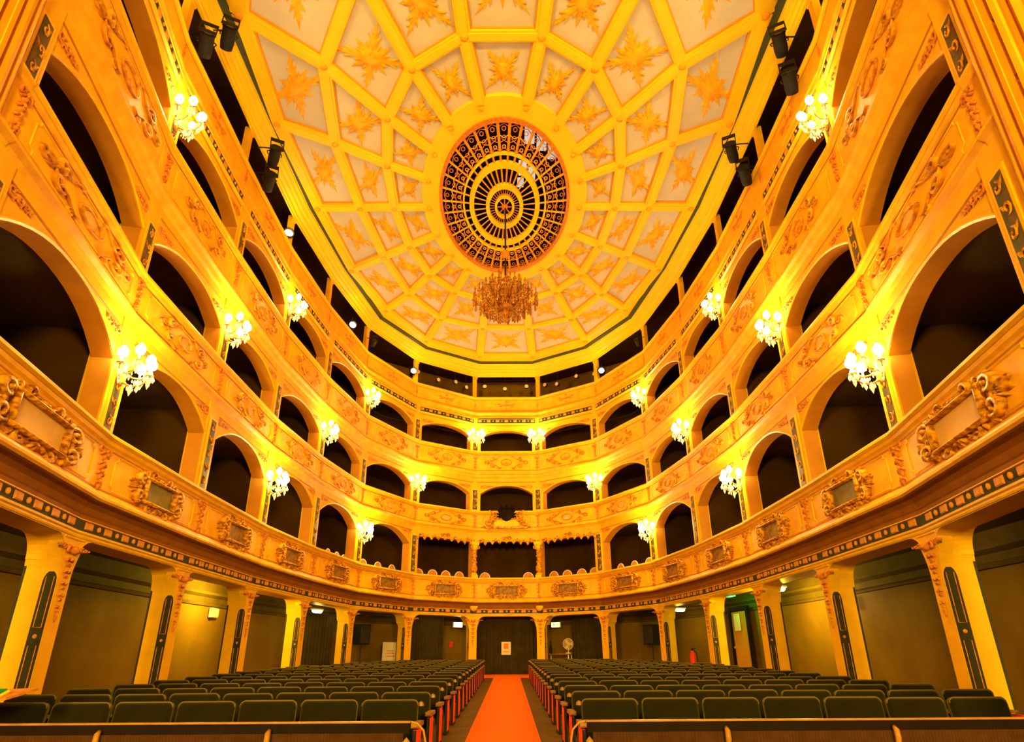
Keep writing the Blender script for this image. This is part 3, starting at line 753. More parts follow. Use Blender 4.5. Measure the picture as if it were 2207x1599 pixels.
# ------------------------------------------------------------------ wall sconces
SARM = None
def sconce_parts():
    back = MB().lathe([(.001,.03),(.10,.02),(.12,-.0),(.09,-.03),(.04,-.05),(.001,-.06)],12,axis='y',sy=1.6).mesh('back_plate', 'brass', True)
    arm = MB().tube([(0,-.04,-.05),(0,-.14,-.10),(0,-.24,-.09),(0,-.31,-.02),(0,-.33,.06)],[.016,.014,.013,.012,.012],5).lathe([(.05,0),(.055,.012),(.02,.02),(.016,.10)],8,(0,-.33,.06)).mesh('arm', 'brass', True)
    bulb = MB().lathe([(.014,0),(.058,.03),(.072,.08),(.055,.13),(.014,.18)],8,(0,-.33,.15)).mesh('bulb', 'bulb', True)
    dr = MB()
    for k in range(6):
        a = 2*pi*k/6; dr.lathe([(.003,0),(.016,-.03),(.02,-.05),(.002,-.09)],5,(.05*cos(a),-.33+.05*sin(a),.05))
    dr.lathe([(.003,0),(.022,-.03),(.026,-.06),(.002,-.12)],5,(0,-.33,-.02))
    for k in range(4): dr.lathe([(.002,.02),(.014,0),(.002,-.03)],5,(0,-.10-.05*k,-.12-.03*sin(k)))
    drop = dr.mesh('crystals', 'crystal')
    return back, arm, bulb, drop
SB, SA, SBU, SD = sconce_parts()
PEND = MB().lathe([(.003,.0),(.03,-.05),(.035,-.09),(.002,-.18)],6,(0,-.16,-.13)).lathe([(.003,.0),(.02,-.04),(.002,-.10)],6,(0,-.26,-.12)).mesh('pendant', 'crystal')
SC = {1: (3,5,7), 2: (2,4,6), 3: (1,3,5,7)}
SZ = {1: 4.66, 2: 6.98, 3: 9.36}
TN = {1: 'lowest box tier', 2: 'second box tier', 3: 'third box tier'}
for T in SC:
    for r in SC[T]:
        for side in ('left','right'):
            i = 8-r if side == 'left' else r+7
            p = off(i, WO[T]-.07)
            wh = {1: 'beside the middle box', 2: 'farthest from the stage', 3: 'farthest from the stage', 4: 'midway along', 5: 'midway along', 6: 'nearest the stage', 7: 'nearest the stage'}[r]
            if T == 3 and r == 3: wh = 'second from the middle box'
            if T == 3 and r == 5: wh = 'third from the middle box'
            S = tag(empty('wall_sconce', (p.x,p.y,SZ[T]), node_rot(i)), 'lit crystal wall sconce on the %s, %s side, %s' % (TN[T], side, wh), 'wall lamp', 'lit crystal wall sconces')
            obj('back_plate', SB, S)
            for q, a in enumerate((-1.25,-.62,0,.62,1.25)):
                A = obj('arm', SA, S, (0,0,.10 if q in (1,3) else (0 if q != 2 else -.06)), a, (1,1.0 if q != 2 else 1.15,1))
                obj('bulb', SBU, A); obj('crystals', SD, A)['kind'] = 'stuff'
            obj('pendant', PEND, S)
            lamp('sconce_light', S, (0,-.52,.18), SCONCE_W[T], WARM, .10)

# ------------------------------------------------------------------ royal box: columns, fringe, crest
for s, side in ((-1,'left'),(1,'right')):
    i = 7 if s < 0 else 8
    p = off(i, .02)
    C_ = tag(empty('carved_column', (p.x,p.y,3.77), node_rot(i)), 'carved gilt column of the middle box, %s side' % side, 'column', 'carved columns of the middle box')
    MB().box(0,0,.06,.24,.24,.12).lathe([(.12,.12),(.13,.16),(.09,.20)],12).build('base', 'mould', C_)
    MB().lathe([(.085,.20),(.13,.34),(.12,.42),(.08,.50),(.075,.72),(.085,.90),(.10,.98),(.075,1.04)],12).build('shaft', 'orn', C_, smooth=True)
    mb = MB()
    for q in range(6):
        a = 2*pi*q/6; mb.scroll(0,0,.05,0,1.1,1,.014); 
        n0 = len(mb.v)
    mb = MB()
    for z in (.30,.60,.82):
        for q in range(8):
            a = 2*pi*q/8; mb.sphere((.095*cos(a),.095*sin(a),z),.028,5,4)
    mb.build('carving', 'orn_red', C_, smooth=True)['kind'] = 'stuff'
    MB().lathe([(.08,1.04),(.15,1.10),(.16,1.20),(.11,1.24)],12).box(0,0,1.30,.28,.26,.12).build('capital', 'mould', C_)
    mb = MB()
    for q in (-1,1): mb.scroll(q*.12,1.16,.07,0 if q < 0 else pi,1.2,q,.022,y=-.10)
    mb.build('volutes', 'orn', C_, smooth=True)
FR = MB()
for j in range(9):
    x = -.95+1.9*j/8; d = .10+.10*abs(x)/.95
    FR.leaf(x,.06,-pi/2,d+.06,.14,.04); FR.leaf(x+.10,.06,-pi/2,.08,.08,.03)
for s in (-1,1):
    FR.scroll(s*.85,.02,.09,pi/2,1.1,s,.025); FR.scroll(s*.35,.04,.06,pi/2,1.0,-s,.02)
FR.scroll(-.08,.10,.08,0,1.1,1,.025); FR.scroll(.08,.10,.08,pi,1.1,-1,.025)
FRM = FR.mesh('gilt_fringe', 'orn', True)
for k in ROYAL:
    c, L, rz = bay(k, .03)
    nm = {6: 'left of the middle box', 7: 'over the middle box', 8: 'right of the middle box'}[k]
    o = obj('gilt_fringe', FRM, None, (c.x,c.y,5.18), rz, (L/2.15,1,1.0))
    tag(o, 'carved gilt leaf fringe hanging under the second balcony, %s' % nm, 'fringe', 'gilt fringes of the middle boxes')
c, L, rz = bay(7, PANEL_O[2]-.02)
crest = tag(empty('coat_of_arms', (c.x,c.y,6.0)), 'dark heraldic crest with gilt supporters on the second balcony middle', 'coat of arms')
crest.scale = (1.5,1.2,1.25)
MB().prism([(-.30,-.30),(.30,-.30),(.34,-.10),(.22,-.02),(-.22,-.02),(-.34,-.10)],-.10,.04).build('plinth', 'mould', crest)
MB().prism([(-.52,-.30),(.52,-.30),(.58,-.22),(-.58,-.22)],-.14,.04).build('ledge', 'orn', crest)
MB().prism([(-.14,.30),(.14,.30),(.17,.12),(.10,-.02),(0,-.07),(-.10,-.02),(-.17,.12)],-.14,-.06).build('shield', 'board', crest)
mb = MB()
for s in (-1,1):
    for q in range(5): mb.leaf(s*.10,.28-.05*q, pi/2-s*(.3+.30*q), .19, .08, .05, y=-.08)
mb.lathe([(.06,0),(.08,.05),(.03,.10),(.05,.14),(.001,.18)],8,(0,-.08,.30)).build('dark_plume', 'board', crest)
mb = MB()
for s in (-1,1):
    mb.scroll(s*.32,.06,.11,0 if s < 0 else pi,1.2,s,.04,y=-.06); mb.scroll(s*.46,-.12,.09,0 if s < 0 else pi,1.2,-s,.035,y=-.06)
    mb.leaf(s*.28,.16,pi/2-s*.9,.24,.08,.05,y=-.05); mb.sphere((s*.36,-.10,.20),.06,7,5); mb.leaf(s*.50,-.18,-.4 if s > 0 else pi+.4,.20,.07,.04,y=-.05)
mb.build('supporters', 'orn', crest, smooth=True)

# ------------------------------------------------------------------ proscenium columns
for s, side in ((-1,'left'),(1,'right')):
    C_ = tag(empty('proscenium_column', (s*5.05,4.28,-.05)), 'tall fluted ochre column at the %s edge of the stage' % side, 'column', 'fluted proscenium columns')
    mb = MB(); n = 22; R = .55; prof = []
    for i in range(n):
        for t, r in ((0,R),(.16,R),(.26,R-.075),(.5,R-.12),(.74,R-.075),(.84,R)):
            a = 2*pi*(i+t)/n; prof.append((r*cos(a), r*sin(a)))
    m_ = len(prof); mb.add([(x,y,.5) for x,y in prof]+[(x,y,12.6) for x,y in prof], [(i,(i+1)%m_,m_+(i+1)%m_,m_+i) for i in range(m_)])
    mb.build('fluted_shaft', 'column', C_)
    MB().lathe([(.70,0),(.70,.25),(.62,.32),(.66,.40),(.56,.5)],24).build('base', 'plaster', C_, smooth=False)
    MB().lathe([(.55,12.6),(.62,12.65),(.60,12.75),(.70,12.85)],24).build('capital', 'mould', C_)

# ------------------------------------------------------------------ seats
def rrect(w, h, r, n=4):
    pts = []
    for (cx,cz,a0) in ((w/2-r,h-r,0),(-w/2+r,h-r,pi/2),(-w/2+.02,.02,pi),(w/2-.02,.02,3*pi/2)):
        rr = r if cz > .1 else .02
        for i in range(n+1): a = a0+pi/2*i/n; pts.append((cx+rr*cos(a), cz+rr*sin(a)))
    return pts
def cushion(w, h, d, r):
    mb = MB(); base = rrect(w,h,r); cz = h/2; n = len(base); rings = []
    for y, s in ((.0,1.0),(-d*.55,1.0),(-d*.85,.965),(-d,.88),(-d*1.06,.6)):
        rings.append([(x*s, y, cz+(z-cz)*s) for x,z in base])
    for R in rings: mb.v += R
    for q in range(len(rings)-1): mb.f += [(q*n+i,q*n+(i+1)%n,(q+1)*n+(i+1)%n,(q+1)*n+i) for i in range(n)]
    mb.f += [tuple(range(n))[::-1], tuple((len(rings)-1)*n+i for i in range(n))]
    return mb, base
PITCH = .56
cb, base = cushion(.515,.36,.09,.045)
lean = .16
def leaned(vs, z0): return [(x, y+(z)*lean, z+z0) for x,y,z in vs]
cb.v = leaned(cb.v,.24); BACK = cb.mesh('backrest', 'seat', True)
pp = [p for p in base if p[1] > .06]
tb = MB().tube(leaned([(x,-.052,z) for x,z in pp],.24),.008,4); PIPE = tb.mesh('piping', 'piping', True)
sb, _ = cushion(.50,.09,.40,.04); sb.v = [(x,y+.02,z+.20) for x,y,z in sb.v]; SEATC = sb.mesh('seat_cushion', 'seat', True)
STD = MB().box(0,-.12,.10,.03,.34,.20).box(0,.02,.26,.025,.08,.30).mesh('standard', 'dark_metal')
ARM = MB().cbox(0,-.15,.41,.045,.34,.03,.012).lathe([(.001,.0),(.030,.005),(.026,.03),(.001,.045)],7,(0,.035,.545)).mesh('armrest', 'wood')
ENDP = MB().cbox(0,-.16,.20,.035,.30,.36,.01).mesh('end_panel', 'red_panel')
ENDF = MB().box(0,.01,.20,.03,.03,.40).box(0,-.33,.19,.03,.025,.38).box(0,-.155,.015,.04,.36,.03).mesh('end_post', 'black')
ENDC = MB().cbox(0,-.16,.415,.065,.40,.035,.012).lathe([(.001,.0),(.030,.005),(.026,.03),(.001,.045)],7,(0,.035,.545)).mesh('end_cap', 'wood')
def wall_x(Y):
    for q in range(7):
        if PY[q+1] <= Y <= PY[q]:
            t = (Y-PY[q+1])/(PY[q]-PY[q+1]); return PX[q+1]+(PX[q]-PX[q+1])*t
    return PX[0]
nseat = 0
ROWS = 17
for r in range(ROWS):
    Y = 6.80+1.03*r; n = max(2, int((wall_x(Y)-.02-.735)/PITCH))
    rowname = 'front row' if r == 0 else ('back row' if r == ROWS-1 else ORD[r+1]+' row')
    for side, sg in (('left',-1),('right',1)):
        for j in range(n):
            x = sg*(.735+PITCH*(j+.5)); y = Y-.010*(x*x)*.6
            S = empty('theatre_seat', (x,y,floor_z(y)+random.uniform(-.004,.004)), random.uniform(-.006,.006)-sg*.004*j)
            pos = 'beside the aisle' if j == 0 else ('at the wall end' if j == n-1 else ORD[j+1]+' from the aisle')
            tag(S, 'green theatre seat, %s of the %s block, %s' % (rowname, side, pos), 'seat', 'green stalls seats')
            obj('backrest', BACK, S); obj('piping', PIPE, S); obj('seat_cushion', SEATC, S)
            obj('standard', STD, S, (sg*(PITCH/2-.034),0,0)); obj('armrest', ARM, S, (sg*(PITCH/2-.034),0,0))
            if j == 0:
                E_ = obj('end_panel', ENDP, S, (-sg*PITCH/2,0,0)); obj('end_post', ENDF, E_); obj('end_cap', ENDC, E_)
            if j == n-1:
                E_ = obj('end_panel', ENDP, S, (sg*(PITCH/2+.05),0,0)); obj('end_post', ENDF, E_)
            nseat += 1

# ------------------------------------------------------------------ orchestra rails in front of the stalls
def pit_rail(sg, side):
    Yr = 5.75; x0, x1 = .68, 5.3; zt = .520
    P = tag(empty('orchestra_rail', (sg*(x0+x1)/2,Yr,-.02), 0), 'dark wooden orchestra rail with ribbed brown cloth, %s of the aisle' % side, 'railing', 'orchestra rails before the stalls')
    h = (x1-x0)/2
    MB().cbox(0,0,zt,2*h,.055,.013,.004).build('top_rail', 'rail', P)
    MB().box(0,.01,zt-.045,2*h-.02,.03,.068).build('board', 'board', P)
    mb = MB(); n = 360
    for i in range(n+1):
        x = -h+.05+(2*h-.1)*i/n; y = -.012+.006*(1 if i%2 else -1)+.004*sin(i*.31)
        mb.v += [(x,y,zt-.075),(x,y-.004,.03)]
    mb.f = [(2*i,2*i+1,2*i+3,2*i+2) for i in range(n)]
    mb.build('ribbed_cloth', 'rib_cloth', P)
    MB().box(0,.02,.02,2*h,.06,.04).build('foot_board', 'board', P)
    for q in range(4):
        x = -sg*h+sg*(1.08+1.3*q)*1.0
        MB().tube([(x,-.02,zt-.05),(x,-.05,zt-.07),(x,-.055,zt-.12),(x,-.03,zt-.20),(x,-.03,.0)],[.016,.022,.024,.018,.016],6).build('bracket', 'rail', P, smooth=True)
    xe = -sg*h
    MB().tube([(xe,0,zt),(xe-sg*.05,.01,zt-.01),(xe-sg*.10,.03,zt-.06),(xe-sg*.12,.05,zt-.16),(xe-sg*.12,.05,.0)],[.010,.010,.009,.009,.009],6).build('curved_end', 'rail', P, smooth=True)
    MB().lathe([(.05,0),(.06,.12),(.035,.26),(.05,.33),(.02,.36),(.03,.39),(.001,.42)],10,(xe+sg*.02,-.04,0)).build('end_post', 'wood', P, smooth=True)
pit_rail(-1,'left'); pit_rail(1,'right')

# ------------------------------------------------------------------ curtains, doorways and small things round the stalls
def curtain(name, loc, rz, w, h, label, folds=14, amp=.045, group=None):
    mb = MB(); n = folds*6
    for i in range(n+1):
        x = -w/2+w*i/n; y = amp*sin(2*pi*i/6+.4*sin(i*.3))+.015*sin(i*.13)
        mb.v += [(x,y*.7,h),(x,y,h*.5),(x*1.01,y*1.1,.01)]
    mb.f = [(3*i+a,3*i+a+1,3*i+a+4,3*i+a+3) for i in range(n) for a in (0,1)]
    C_ = tag(empty(name, loc, rz), label, 'curtain', group)
    mb.build('cloth', 'curtain', C_, smooth=True)
    MB().tube([(-w/2-.05,0,h+.02),(w/2+.05,0,h+.02)],.02,6).build('curtain_rod', 'dark_metal', C_)
    return C_
curtain('door_curtain', (0,27.35,floor_z(27.35)), 0, 2.35, 2.28-floor_z(27)+.2, 'dark pleated curtain closing the central doorway, notice pinned on it', 15)
curtain('door_curtain', (-3.05,26.85,floor_z(27)), atan2(PY[0]-PY[1],PX[1]-PX[0])*1.0, 1.5, 2.15, 'dark brown curtain beside the left exit sign', 12)
curtain('door_curtain', (3.15,26.75,floor_z(27)), -atan2(PY[0]-PY[1],PX[1]-PX[0]), 1.6, 2.15, 'dark curtain behind the standing fan', 12)
curtain('door_curtain', (-6.05,22.6,floor_z(22.6)), atan2(PY[1]-PY[2],PX[2]-PX[1]), 1.5, 1.95, 'dark curtain in the doorway at the left rear corner', 10)
def flat_thing(name, loc, rz, w, h, m, label, cat, t=.02, kids=()):
    o = tag(empty(name, loc, rz), label, cat)
    MB().cbox(0,0,0,w,t,h,.004).build('board', m, o)
    for (x,z,a,b,mm,nm) in kids: MB().box(x,-t/2-.002,z,a,.004,b).build(nm, mm, o)
    return o
flat_thing('notice', (-.03,27.22,1.30), 0, .36, .46, 'paper', 'small cream notice with orange print on the central curtain', 'notice', .01, ((0,.08,.18,.20,'ink','printed_block'),(0,-.12,.22,.03,'ink','printed_line')))
rzl = atan2(PY[0]-PY[1],PX[1]-PX[0])
def exit_sign(loc, rz, face, label):
    o = tag(empty('exit_sign', loc, rz), label, 'exit sign', 'exit signs')
    MB().cbox(0,0,0,.42,.07,.20,.01).build('housing', 'white', o)
    MB().box(0,-.037,0,.39,.006,.17).build('face', face, o)
    if face == 'exit_face':
        for x, w in ((-.06,.10),(.08,.06)): MB().box(x,-.042,0,w,.004,.09).build('green_mark', 'exit_green', o)
    lamp('sign_light', o, (0,-.15,-.02), 7 if face == 'exit_lit' else 3, (1,.85,.3), .06)
    return o
exit_sign((-1.93,27.55,2.17), rzl, 'exit_lit', 'brightly glowing exit sign left of the central doorway')
exit_sign((1.93,27.55,2.15), -rzl, 'exit_face', 'yellow green exit sign above the table, right of the central doorway')
flat_thing('fire_notice', (-2.15,27.38,1.45), rzl, .14, .20, 'red_thing', 'small red notice on the wall under the left exit sign', 'notice', .015)
flat_thing('sign_board', (-4.20,25.75,1.20), rzl*1.3, .72, .62, 'white', 'white board with faint red lines behind the left pillars', 'board', .03,
    ((-.02,.02,.34,.03,'ink','printed_line'),(-.02,-.06,.34,.03,'ink','printed_line'),(0,-.16,.40,.03,'ink','printed_line')))
MB().box(0,0,.46,.06,.06,.92).box(0,0,.02,.5,.4,.04).build('board_stand', 'dark_metal', bpy.data.objects['sign_board'], (0,.05,-.92))
def speaker(loc, rz, label):
    z = floor_z(loc[1])
    o = tag(empty('loudspeaker', (loc[0],loc[1],z), rz), label, 'loudspeaker', 'black loudspeakers on stands')
    zb = loc[2]-z
    MB().prism([(-.22,-.32),(.22,-.32),(.22,.32),(-.22,.32)],-.18,.18).build('cabinet', 'black', o, (0,0,zb))
    MB().cbox(0,-.19,0,.38,.02,.56,.01).build('grille', 'dark_metal', o, (0,0,zb))
    MB().tube([(0,0,.05),(0,0,zb-.3)],.022,6).build('pole', 'dark_metal', o)
    for q in range(3):
        a = 2*pi*q/3+.4; MB().tube([(0,0,.45),(.38*cos(a),.38*sin(a),.015)],.014,5).build('leg', 'dark_metal', o)
speaker((-4.93,24.05,1.72), .9, 'black loudspeaker on a stand behind the left pillars')
speaker((4.95,24.05,1.66), -.9, 'black loudspeaker on a stand behind the right pillars')
# table with fan and bottle
tz = floor_z(27)
T_ = tag(empty('side_table', (2.0,27.05,tz), -.45), 'low table with thin legs right of the central doorway', 'table')
MB().cbox(0,0,.70,.95,.45,.04,.01).build('table_top', 'wood', T_)
for x in (-.42,.42):
    for y in (-.17,.17): MB().tube([(x,y,0),(x,y,.68)],.018,6).build('leg', 'white', T_)
Fn = tag(empty('desk_fan', (2.33,26.92,tz+.722), -.1), 'round cream desk fan standing on the low table', 'fan')
MB().lathe([(.12,0),(.12,.02),(.04,.04)],14).build('foot', 'fan_wire', Fn)
MB().tube([(0,0,.03),(0,.02,.22)],.018,6).build('neck', 'fan_wire', Fn)
MB().lathe([(.05,.10),(.06,.04),(.05,0)],10,(0,0,.33),axis='y').build('motor', 'fan_wire', Fn)
mb = MB()
for r in (.19,.15,.11,.07,.03): mb.tube([(r*cos(t),-.05-.03*(1-r/.19),.33+r*sin(t)) for t in [2*pi*q/18 for q in range(19)]],.007 if r < .19 else .014,4,False)
for q in range(16): t = 2*pi*q/16; mb.tube([(.02*cos(t),-.08,.33+.02*sin(t)),(.19*cos(t),-.05,.33+.19*sin(t))],.005,4)
mb.build('guard', 'fan_wire', Fn)
mb = MB()
for q in range(3):
    a = 2*pi*q/3
    mb.add([(.02*cos(a),-.02,.33+.02*sin(a)),(.15*cos(a-.4),-.035,.33+.15*sin(a-.4)),(.17*cos(a),-.02,.33+.17*sin(a)),(.14*cos(a+.5),0,.33+.14*sin(a+.5))],[(0,1,2,3)])
mb.build('blades', 'white', Fn)
Bt = tag(empty('dark_bottle', (1.68,27.18,tz+.722)), 'dark bottle standing at the left end of the low table', 'bottle')
MB().lathe([(.05,0),(.055,.02),(.055,.24),(.03,.31),(.022,.40),(.026,.41)],10).build('glass_body', 'black', Bt, smooth=True)
MB().lathe([(.026,.41),(.026,.44),(.001,.445)],8).build('cap', 'dark_metal', Bt)
# ceiling lamps of the promenade
def tube_lamp(loc, rz, label, w=20):
    o = tag(empty('ceiling_lamp', loc, rz), label, 'ceiling lamp', 'ceiling lamps round the stalls')
    MB().cbox(0,0,.05,.46,.16,.05,.01).build('housing', 'white', o)
    MB().lathe([(.045,-.20),(.06,-.16),(.06,.16),(.045,.20)],10,axis='x').build('diffuser', 'tube_light', o, smooth=True)
    lamp('lamp_light', o, (0,0,-.12), w, (1,.76,.05), .1)
tube_lamp((5.56,22.4,2.36), .3, 'glowing lamp under the gallery before the rear right wall', 16)
tube_lamp((6.42,16.1,2.42), .6, 'brightest glowing lamp under the gallery on the right', 200)
tube_lamp((-6.5,16.4,2.56), 1.5, 'glowing lamp under the gallery lighting the left yellow wall', 260)
tube_lamp((-5.75,21.2,2.30), 1.2, 'small glowing lamp beside the rear left pillar', 10)
def globe(loc, rz, label, w):
    o = tag(empty('wall_lamp', loc, rz), label, 'wall lamp', 'small wall lamps round the stalls')
    MB().lathe([(.05,.02),(.05,0),(.02,-.03)],10,axis='y').build('back_plate', 'brass', o)
    MB().lathe([(.02,-.10),(.06,-.08),(.07,0),(.05,.09),(.02,.11)],10,(0,-.10,0)).build('shade', 'tube_light', o, smooth=True)
    lamp('lamp_light', o, (0,-.25,0), w, (1,.78,.3), .08)
globe((7.28,14.9,2.05), -pi/2, 'small glowing lamp on the right wall beyond the second lit bay', 8)
globe((-5.45,23.2,2.30), 1.0, 'small white lamp over the rear left curtain', 8)
for (x,y,z,rz,w) in ((-2.6,25.9,2.45,0,9),(2.9,25.6,2.45,0,9),(-6.3,10.0,2.5,1.5,9),(6.35,10.3,2.5,1.5,12)):
    nm = {-2.6: 'above the left exit sign bay', 2.9: 'above the fan bay', -6.3: 'in the left bay nearest the stage', 6.35: 'in the right bay nearest the stage'}[x]
    o = tag(empty('ceiling_downlight', (x,y,2.68), rz), 'small round downlight under the gallery, '+nm, 'ceiling lamp', 'downlights under the gallery')
    MB().lathe([(.09,0),(.09,-.03),(.07,-.04)],12).build('rim', 'brass', o); MB().lathe([(.07,-.02),(.06,-.045),(.001,-.05)],12).build('lens', 'tube_light', o)
    lamp('lamp_light', o, (0,0,-.12), w, (1,.78,.32), .06)
# emergency light box on the bright left wall
EB = tag(empty('emergency_light', (-7.28,17.3,2.02), pi/2), 'small pale light box on the bright yellow left wall', 'emergency light')
MB().cbox(0,-.05,0,.36,.09,.22,.015).build('housing', 'white', EB); MB().box(0,-.10,.01,.31,.012,.16).build('face', 'white', EB)
# door on the right with notice
D = struct(empty('door_1', (6.72,20.1,floor_z(20)), atan2(PY[3]-PY[2],PX[3]-PX[2])))
MB().box(0,.02,.95,.92,.05,1.9).build('door_leaf', 'reveal', D); MB().box(-.51,0,.97,.10,.10,1.94).box(.51,0,.97,.10,.10,1.94).box(0,0,1.98,1.12,.10,.10).build('door_frame', 'board', D)
MB().lathe([(.02,0),(.035,-.05),(.001,-.08)],8,(-.38,-.01,.95),axis='y').build('door_knob', 'brass', D)
rzd = atan2(PY[3]-PY[2],PX[3]-PX[2])
flat_thing('notice', (6.62,20.05,1.86), rzd, .34, .46, 'paper', 'cream notice on the dark door of the right wall', 'notice', .012)
gl = tag(empty('green_lamp', (6.3,19.3,2.52), rzd), 'green glowing ceiling lamp above the right wall door', 'ceiling lamp')
MB().cbox(0,0,.05,.36,.14,.05,.01).build('housing', 'white', gl); MB().cbox(0,0,0,.34,.12,.05,.01).build('glow', 'exit_green', gl)
lamp('lamp_light', gl, (0,0,-.10), 26, (.05,1,.12), .08)
# fire extinguisher and a small box behind the right seats
FE = tag(empty('fire_extinguisher', (5.42,20.7,floor_z(20.7)+.30)), 'red fire extinguisher beside a right pillar behind the seats', 'extinguisher')
MB().lathe([(.08,0),(.085,.03),(.085,.42),(.05,.52),(.03,.56)],12).build('cylinder', 'red_thing', FE, smooth=True)
MB().lathe([(.03,.56),(.03,.62),(.001,.64)],8).box(.05,0,.62,.12,.03,.02).build('valve', 'black', FE)
MB().tube([(.04,0,.58),(.12,0,.50),(.13,0,.25)],.014,5).build('hose', 'black', FE)
MB().cbox(0,0,.15,.20,.20,.30,.01).build('stand', 'dark_metal', FE, (0,0,-.30))
# green cloth on a wooden stand at the left edge
GC = tag(empty('music_stand', (-4.22,6.08,0)), 'wooden stand with a green cloth at the far left edge', 'stand')
MB().box(0,0,.30,.05,.05,.60).box(0,0,.02,.3,.3,.04).build('post', 'wood', GC)
MB().add([(-.30,-.20,.60),(.24,-.16,.66),(.28,.16,.72),(-.30,.16,.70),(-.30,-.20,.62),(.24,-.16,.68),(.28,.16,.74),(-.30,.16,.72)],[(0,3,2,1),(4,5,6,7),(0,1,5,4),(1,2,6,5),(2,3,7,6),(3,0,4,7)]).build('top', 'rose_brown', GC)
MB().add([(-.32,-.22,.57),(.10,-.20,.60),(.13,.0,.70),(-.32,.02,.71),(-.32,-.24,.66),(.09,-.21,.69),(.12,.0,.74),(-.32,.02,.74)],[(0,3,2,1),(4,5,6,7),(0,1,5,4),(1,2,6,5),(2,3,7,6),(3,0,4,7)]).build('cloth', 'green_cloth', GC)
MB().tube([(-.33,-.245,.60),(.11,-.215,.63),(.14,.0,.72)],.016,5).build('gold_trim', 'mould', GC)

# ------------------------------------------------------------------ chairs behind the rail of the lowest boxes
BACKR = MB().tube([(-.20,0,.0)]+[(.20*cos(a),.02,.30+.20*sin(a)) for a in [pi-pi*i/10 for i in range(11)]]+[(.20,0,.0)],.020,5).mesh('back_rim', 'white', True)
BACKP = MB().prism([(-.18,0)]+[(.18*cos(a),.30+.18*sin(a)) for a in [pi-pi*i/10 for i in range(11)]]+[(.18,0)],.01,.05).mesh('back_pad', 'rose_brown')
SEATB = MB().cbox(0,.22,0,.40,.40,.07,.02).mesh('chair_seat', 'reveal')
CLEG = MB().tube([(0,0,0),(0,0,-.42)],.017,5).mesh('leg', 'white')
spots = [(6,[.19,.40,.60,.81]),(8,[.19,.40,.62,.81]),(5,[.25,.50,.75]),(9,[.25,.50,.75]),(7,[.19,.81]),(4,[.55,.75,.92])]
BN = {6: 'box left of the middle box', 8: 'box right of the middle box', 5: 'second box left of the middle', 9: 'second box right of the middle', 7: 'middle box', 4: 'third box left of the middle'}
for k, fr in spots:
    c, L, rz = bay(k, .38); d = Vector((cos(rz),sin(rz)))
    for q, t in enumerate(fr):
        p = c+d*(L*(t-.5))
        who = 'only' if len(fr) == 1 else ('leftmost' if q == 0 else ('rightmost' if q == len(fr)-1 else ORD[q+1]+' from left'))
        C_ = tag(empty('box_chair', (p.x,p.y,2.82), rz), 'round chair, %s in the %s' % (who, BN[k]), 'chair', 'round backed chairs in the lowest boxes')
        zb = .70
        obj('back_rim', BACKR, C_, (0,0,zb)); obj('back_pad', BACKP, C_, (0,0,zb)); obj('chair_seat', SEATB, C_, (0,0,.45))
        for x in (-.17,.17):
            for y in (.05,.39): obj('leg', CLEG, C_, (x,y,.42))
        for x in (-.2,.2): MB().tube([(x,0,.42),(x,0,zb)],.018,5).build('back_post', 'white', C_)

# ------------------------------------------------------------------ stage lanterns on the topmost gallery
LB = MB().lathe([(.05,.26),(.10,.24),(.115,.12),(.115,-.12),(.13,-.14),(.13,-.18),(.11,-.18),(.11,-.13)],12,axis='y').mesh('lamp_body', 'black', True)
LL = MB().lathe([(.105,-.12),(.07,-.145),(.001,-.155)],12,axis='y').mesh('lens', 'brass', True)
LLL = MB().lathe([(.105,-.12),(.07,-.165),(.001,-.19)],12,axis='y').mesh('lens', 'spot_lit', True)
LY = MB().tube([(-.13,.02,0),(-.15,.02,.12),(-.08,.02,.22),(.08,.02,.22),(.15,.02,.12),(.13,.02,0)],.012,5).tube([(0,.02,.22),(0,.02,.34)],.014,5).mesh('yoke', 'dark_metal')
LF = MB().box(-.13,-.245,0,.02,.01,.5).box(.13,-.245,0,.02,.01,.5).prism([(-.12,.10),(.12,.10),(.14,.26),(-.14,.26)],-.25,-.24).prism([(-.12,-.10),(.12,-.10),(.14,-.26),(-.14,-.26)],-.25,-.24).mesh('barn_doors', 'black')
lan = [(-5.30,9.0,12.0,'upper lantern of the left pair nearest the stage',0,1.1),(-5.50,8.70,11.45,'lower lantern of the left pair nearest the stage',0,1.1),(-5.60,12.5,11.42,'lower lantern of the left pair at the second gallery post',0,1.1),(-5.38,12.05,11.80,'upper lantern of the left pair at the second gallery post',0,1.1),
       (5.32,8.95,11.75,'upper lantern of the right pair nearest the stage',0,-1.1),(5.55,9.3,11.15,'lower lantern of the right pair nearest the stage',0,-1.1),(5.36,12.0,11.85,'upper lantern of the right pair at the second gallery post',0,-1.1),(5.62,12.1,11.25,'lower lantern of the right pair at the second gallery post',0,-1.1),
       (-3.85,24.9,11.83,'lit lantern in the rear left gallery bay',1,.5),(3.95,24.75,11.75,'lit lantern in the rear right gallery bay',1,-.5),(-6.05,15.2,11.75,'lit lantern on the left gallery midway',1,1.2),(-5.45,20.6,11.72,'lit lantern on the left gallery towards the rear',1,1.0),
       (-4.85,21.65,11.62,'small lantern clamped at the rear left gallery post',0,.9),(4.85,21.65,11.62,'small lantern clamped at the rear right gallery post',0,-.9)]
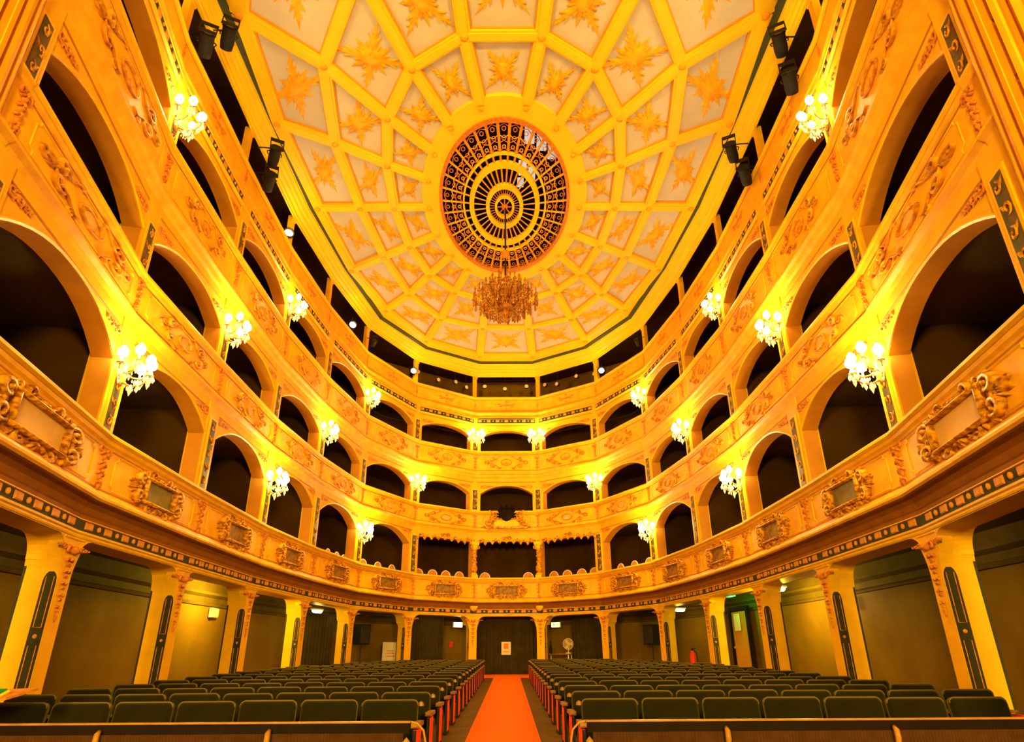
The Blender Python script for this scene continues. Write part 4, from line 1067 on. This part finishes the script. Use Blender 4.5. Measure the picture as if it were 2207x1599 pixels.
for (x,y,z,lb,lit,rz) in lan:
    # fronts of the lanterns look back at the stage (towards -y)
    o = tag(empty('stage_lantern', (x,y,z), rz*.45), lb, 'stage light', 'stage lanterns on the topmost gallery')
    s = 1.1 if abs(y-9) < 1 else (1.1 if abs(y-12) < 1 else (1.15 if lit else .75))
    o.scale = (s,s,s); o.rotation_euler = (-.45,0,rz*.45) if not lit else (.0,0,rz*.45)
    obj('lamp_body', LB, o); obj('lens', LLL if lit else LL, o); obj('yoke', LY, o)
    if not lit:
        obj('barn_doors', LF, o)
        inv = (Matrix.Translation(o.location) @ o.rotation_euler.to_matrix().to_4x4() @ Matrix.Scale(s,4)).inverted()
        t_ = Vector((0,.02,.34)); e_ = inv @ Vector((x+(.55 if x > 0 else -.55), y+.25, z+.42*s)); 
        MB().tube([t_, t_.lerp(e_,.5)+Vector((0,0,.02)), e_],.016,5).build('boom_arm', 'dark_metal', o)
    if lit: lamp('lantern_light', o, (0,-.35,-.05), 14, WARM, .08)
# small fittings hanging in the rear gallery bays
for (k, fr) in ((6,(.10,.42,.70,.88)),(8,(.10,.30,.62,.90)),(7,(.18,.48,.80))):
    c, L, rz = bay(k, .75); d = Vector((cos(rz),sin(rz)))
    for q, t in enumerate(fr):
        p = c+d*(L*(t-.5))
        bn = {6: 'left rear', 8: 'right rear', 7: 'middle rear'}[k]
        o = tag(empty('hanging_lamp', (p.x,p.y,12.02-.12*(q%2)), rz), 'dark lamp hanging in the %s gallery bay, %s from left' % (bn, ORD[q+1]), 'stage light', 'dark lamps hanging in the rear gallery')
        MB().lathe([(.05,.10),(.085,.06),(.09,-.06),(.07,-.08)],10,axis='y').build('lamp_body', 'dark_metal', o, smooth=True)
        MB().lathe([(.07,-.065),(.085,-.085),(.06,-.09)],10,axis='y').build('rim', 'fan_wire', o)
        MB().tube([(0,0,.08),(0,0,.44+.12*(q%2))],.012,5).build('hanger', 'dark_metal', o)
print('SEATS', nseat, 'OBJECTS', len(bpy.data.objects))
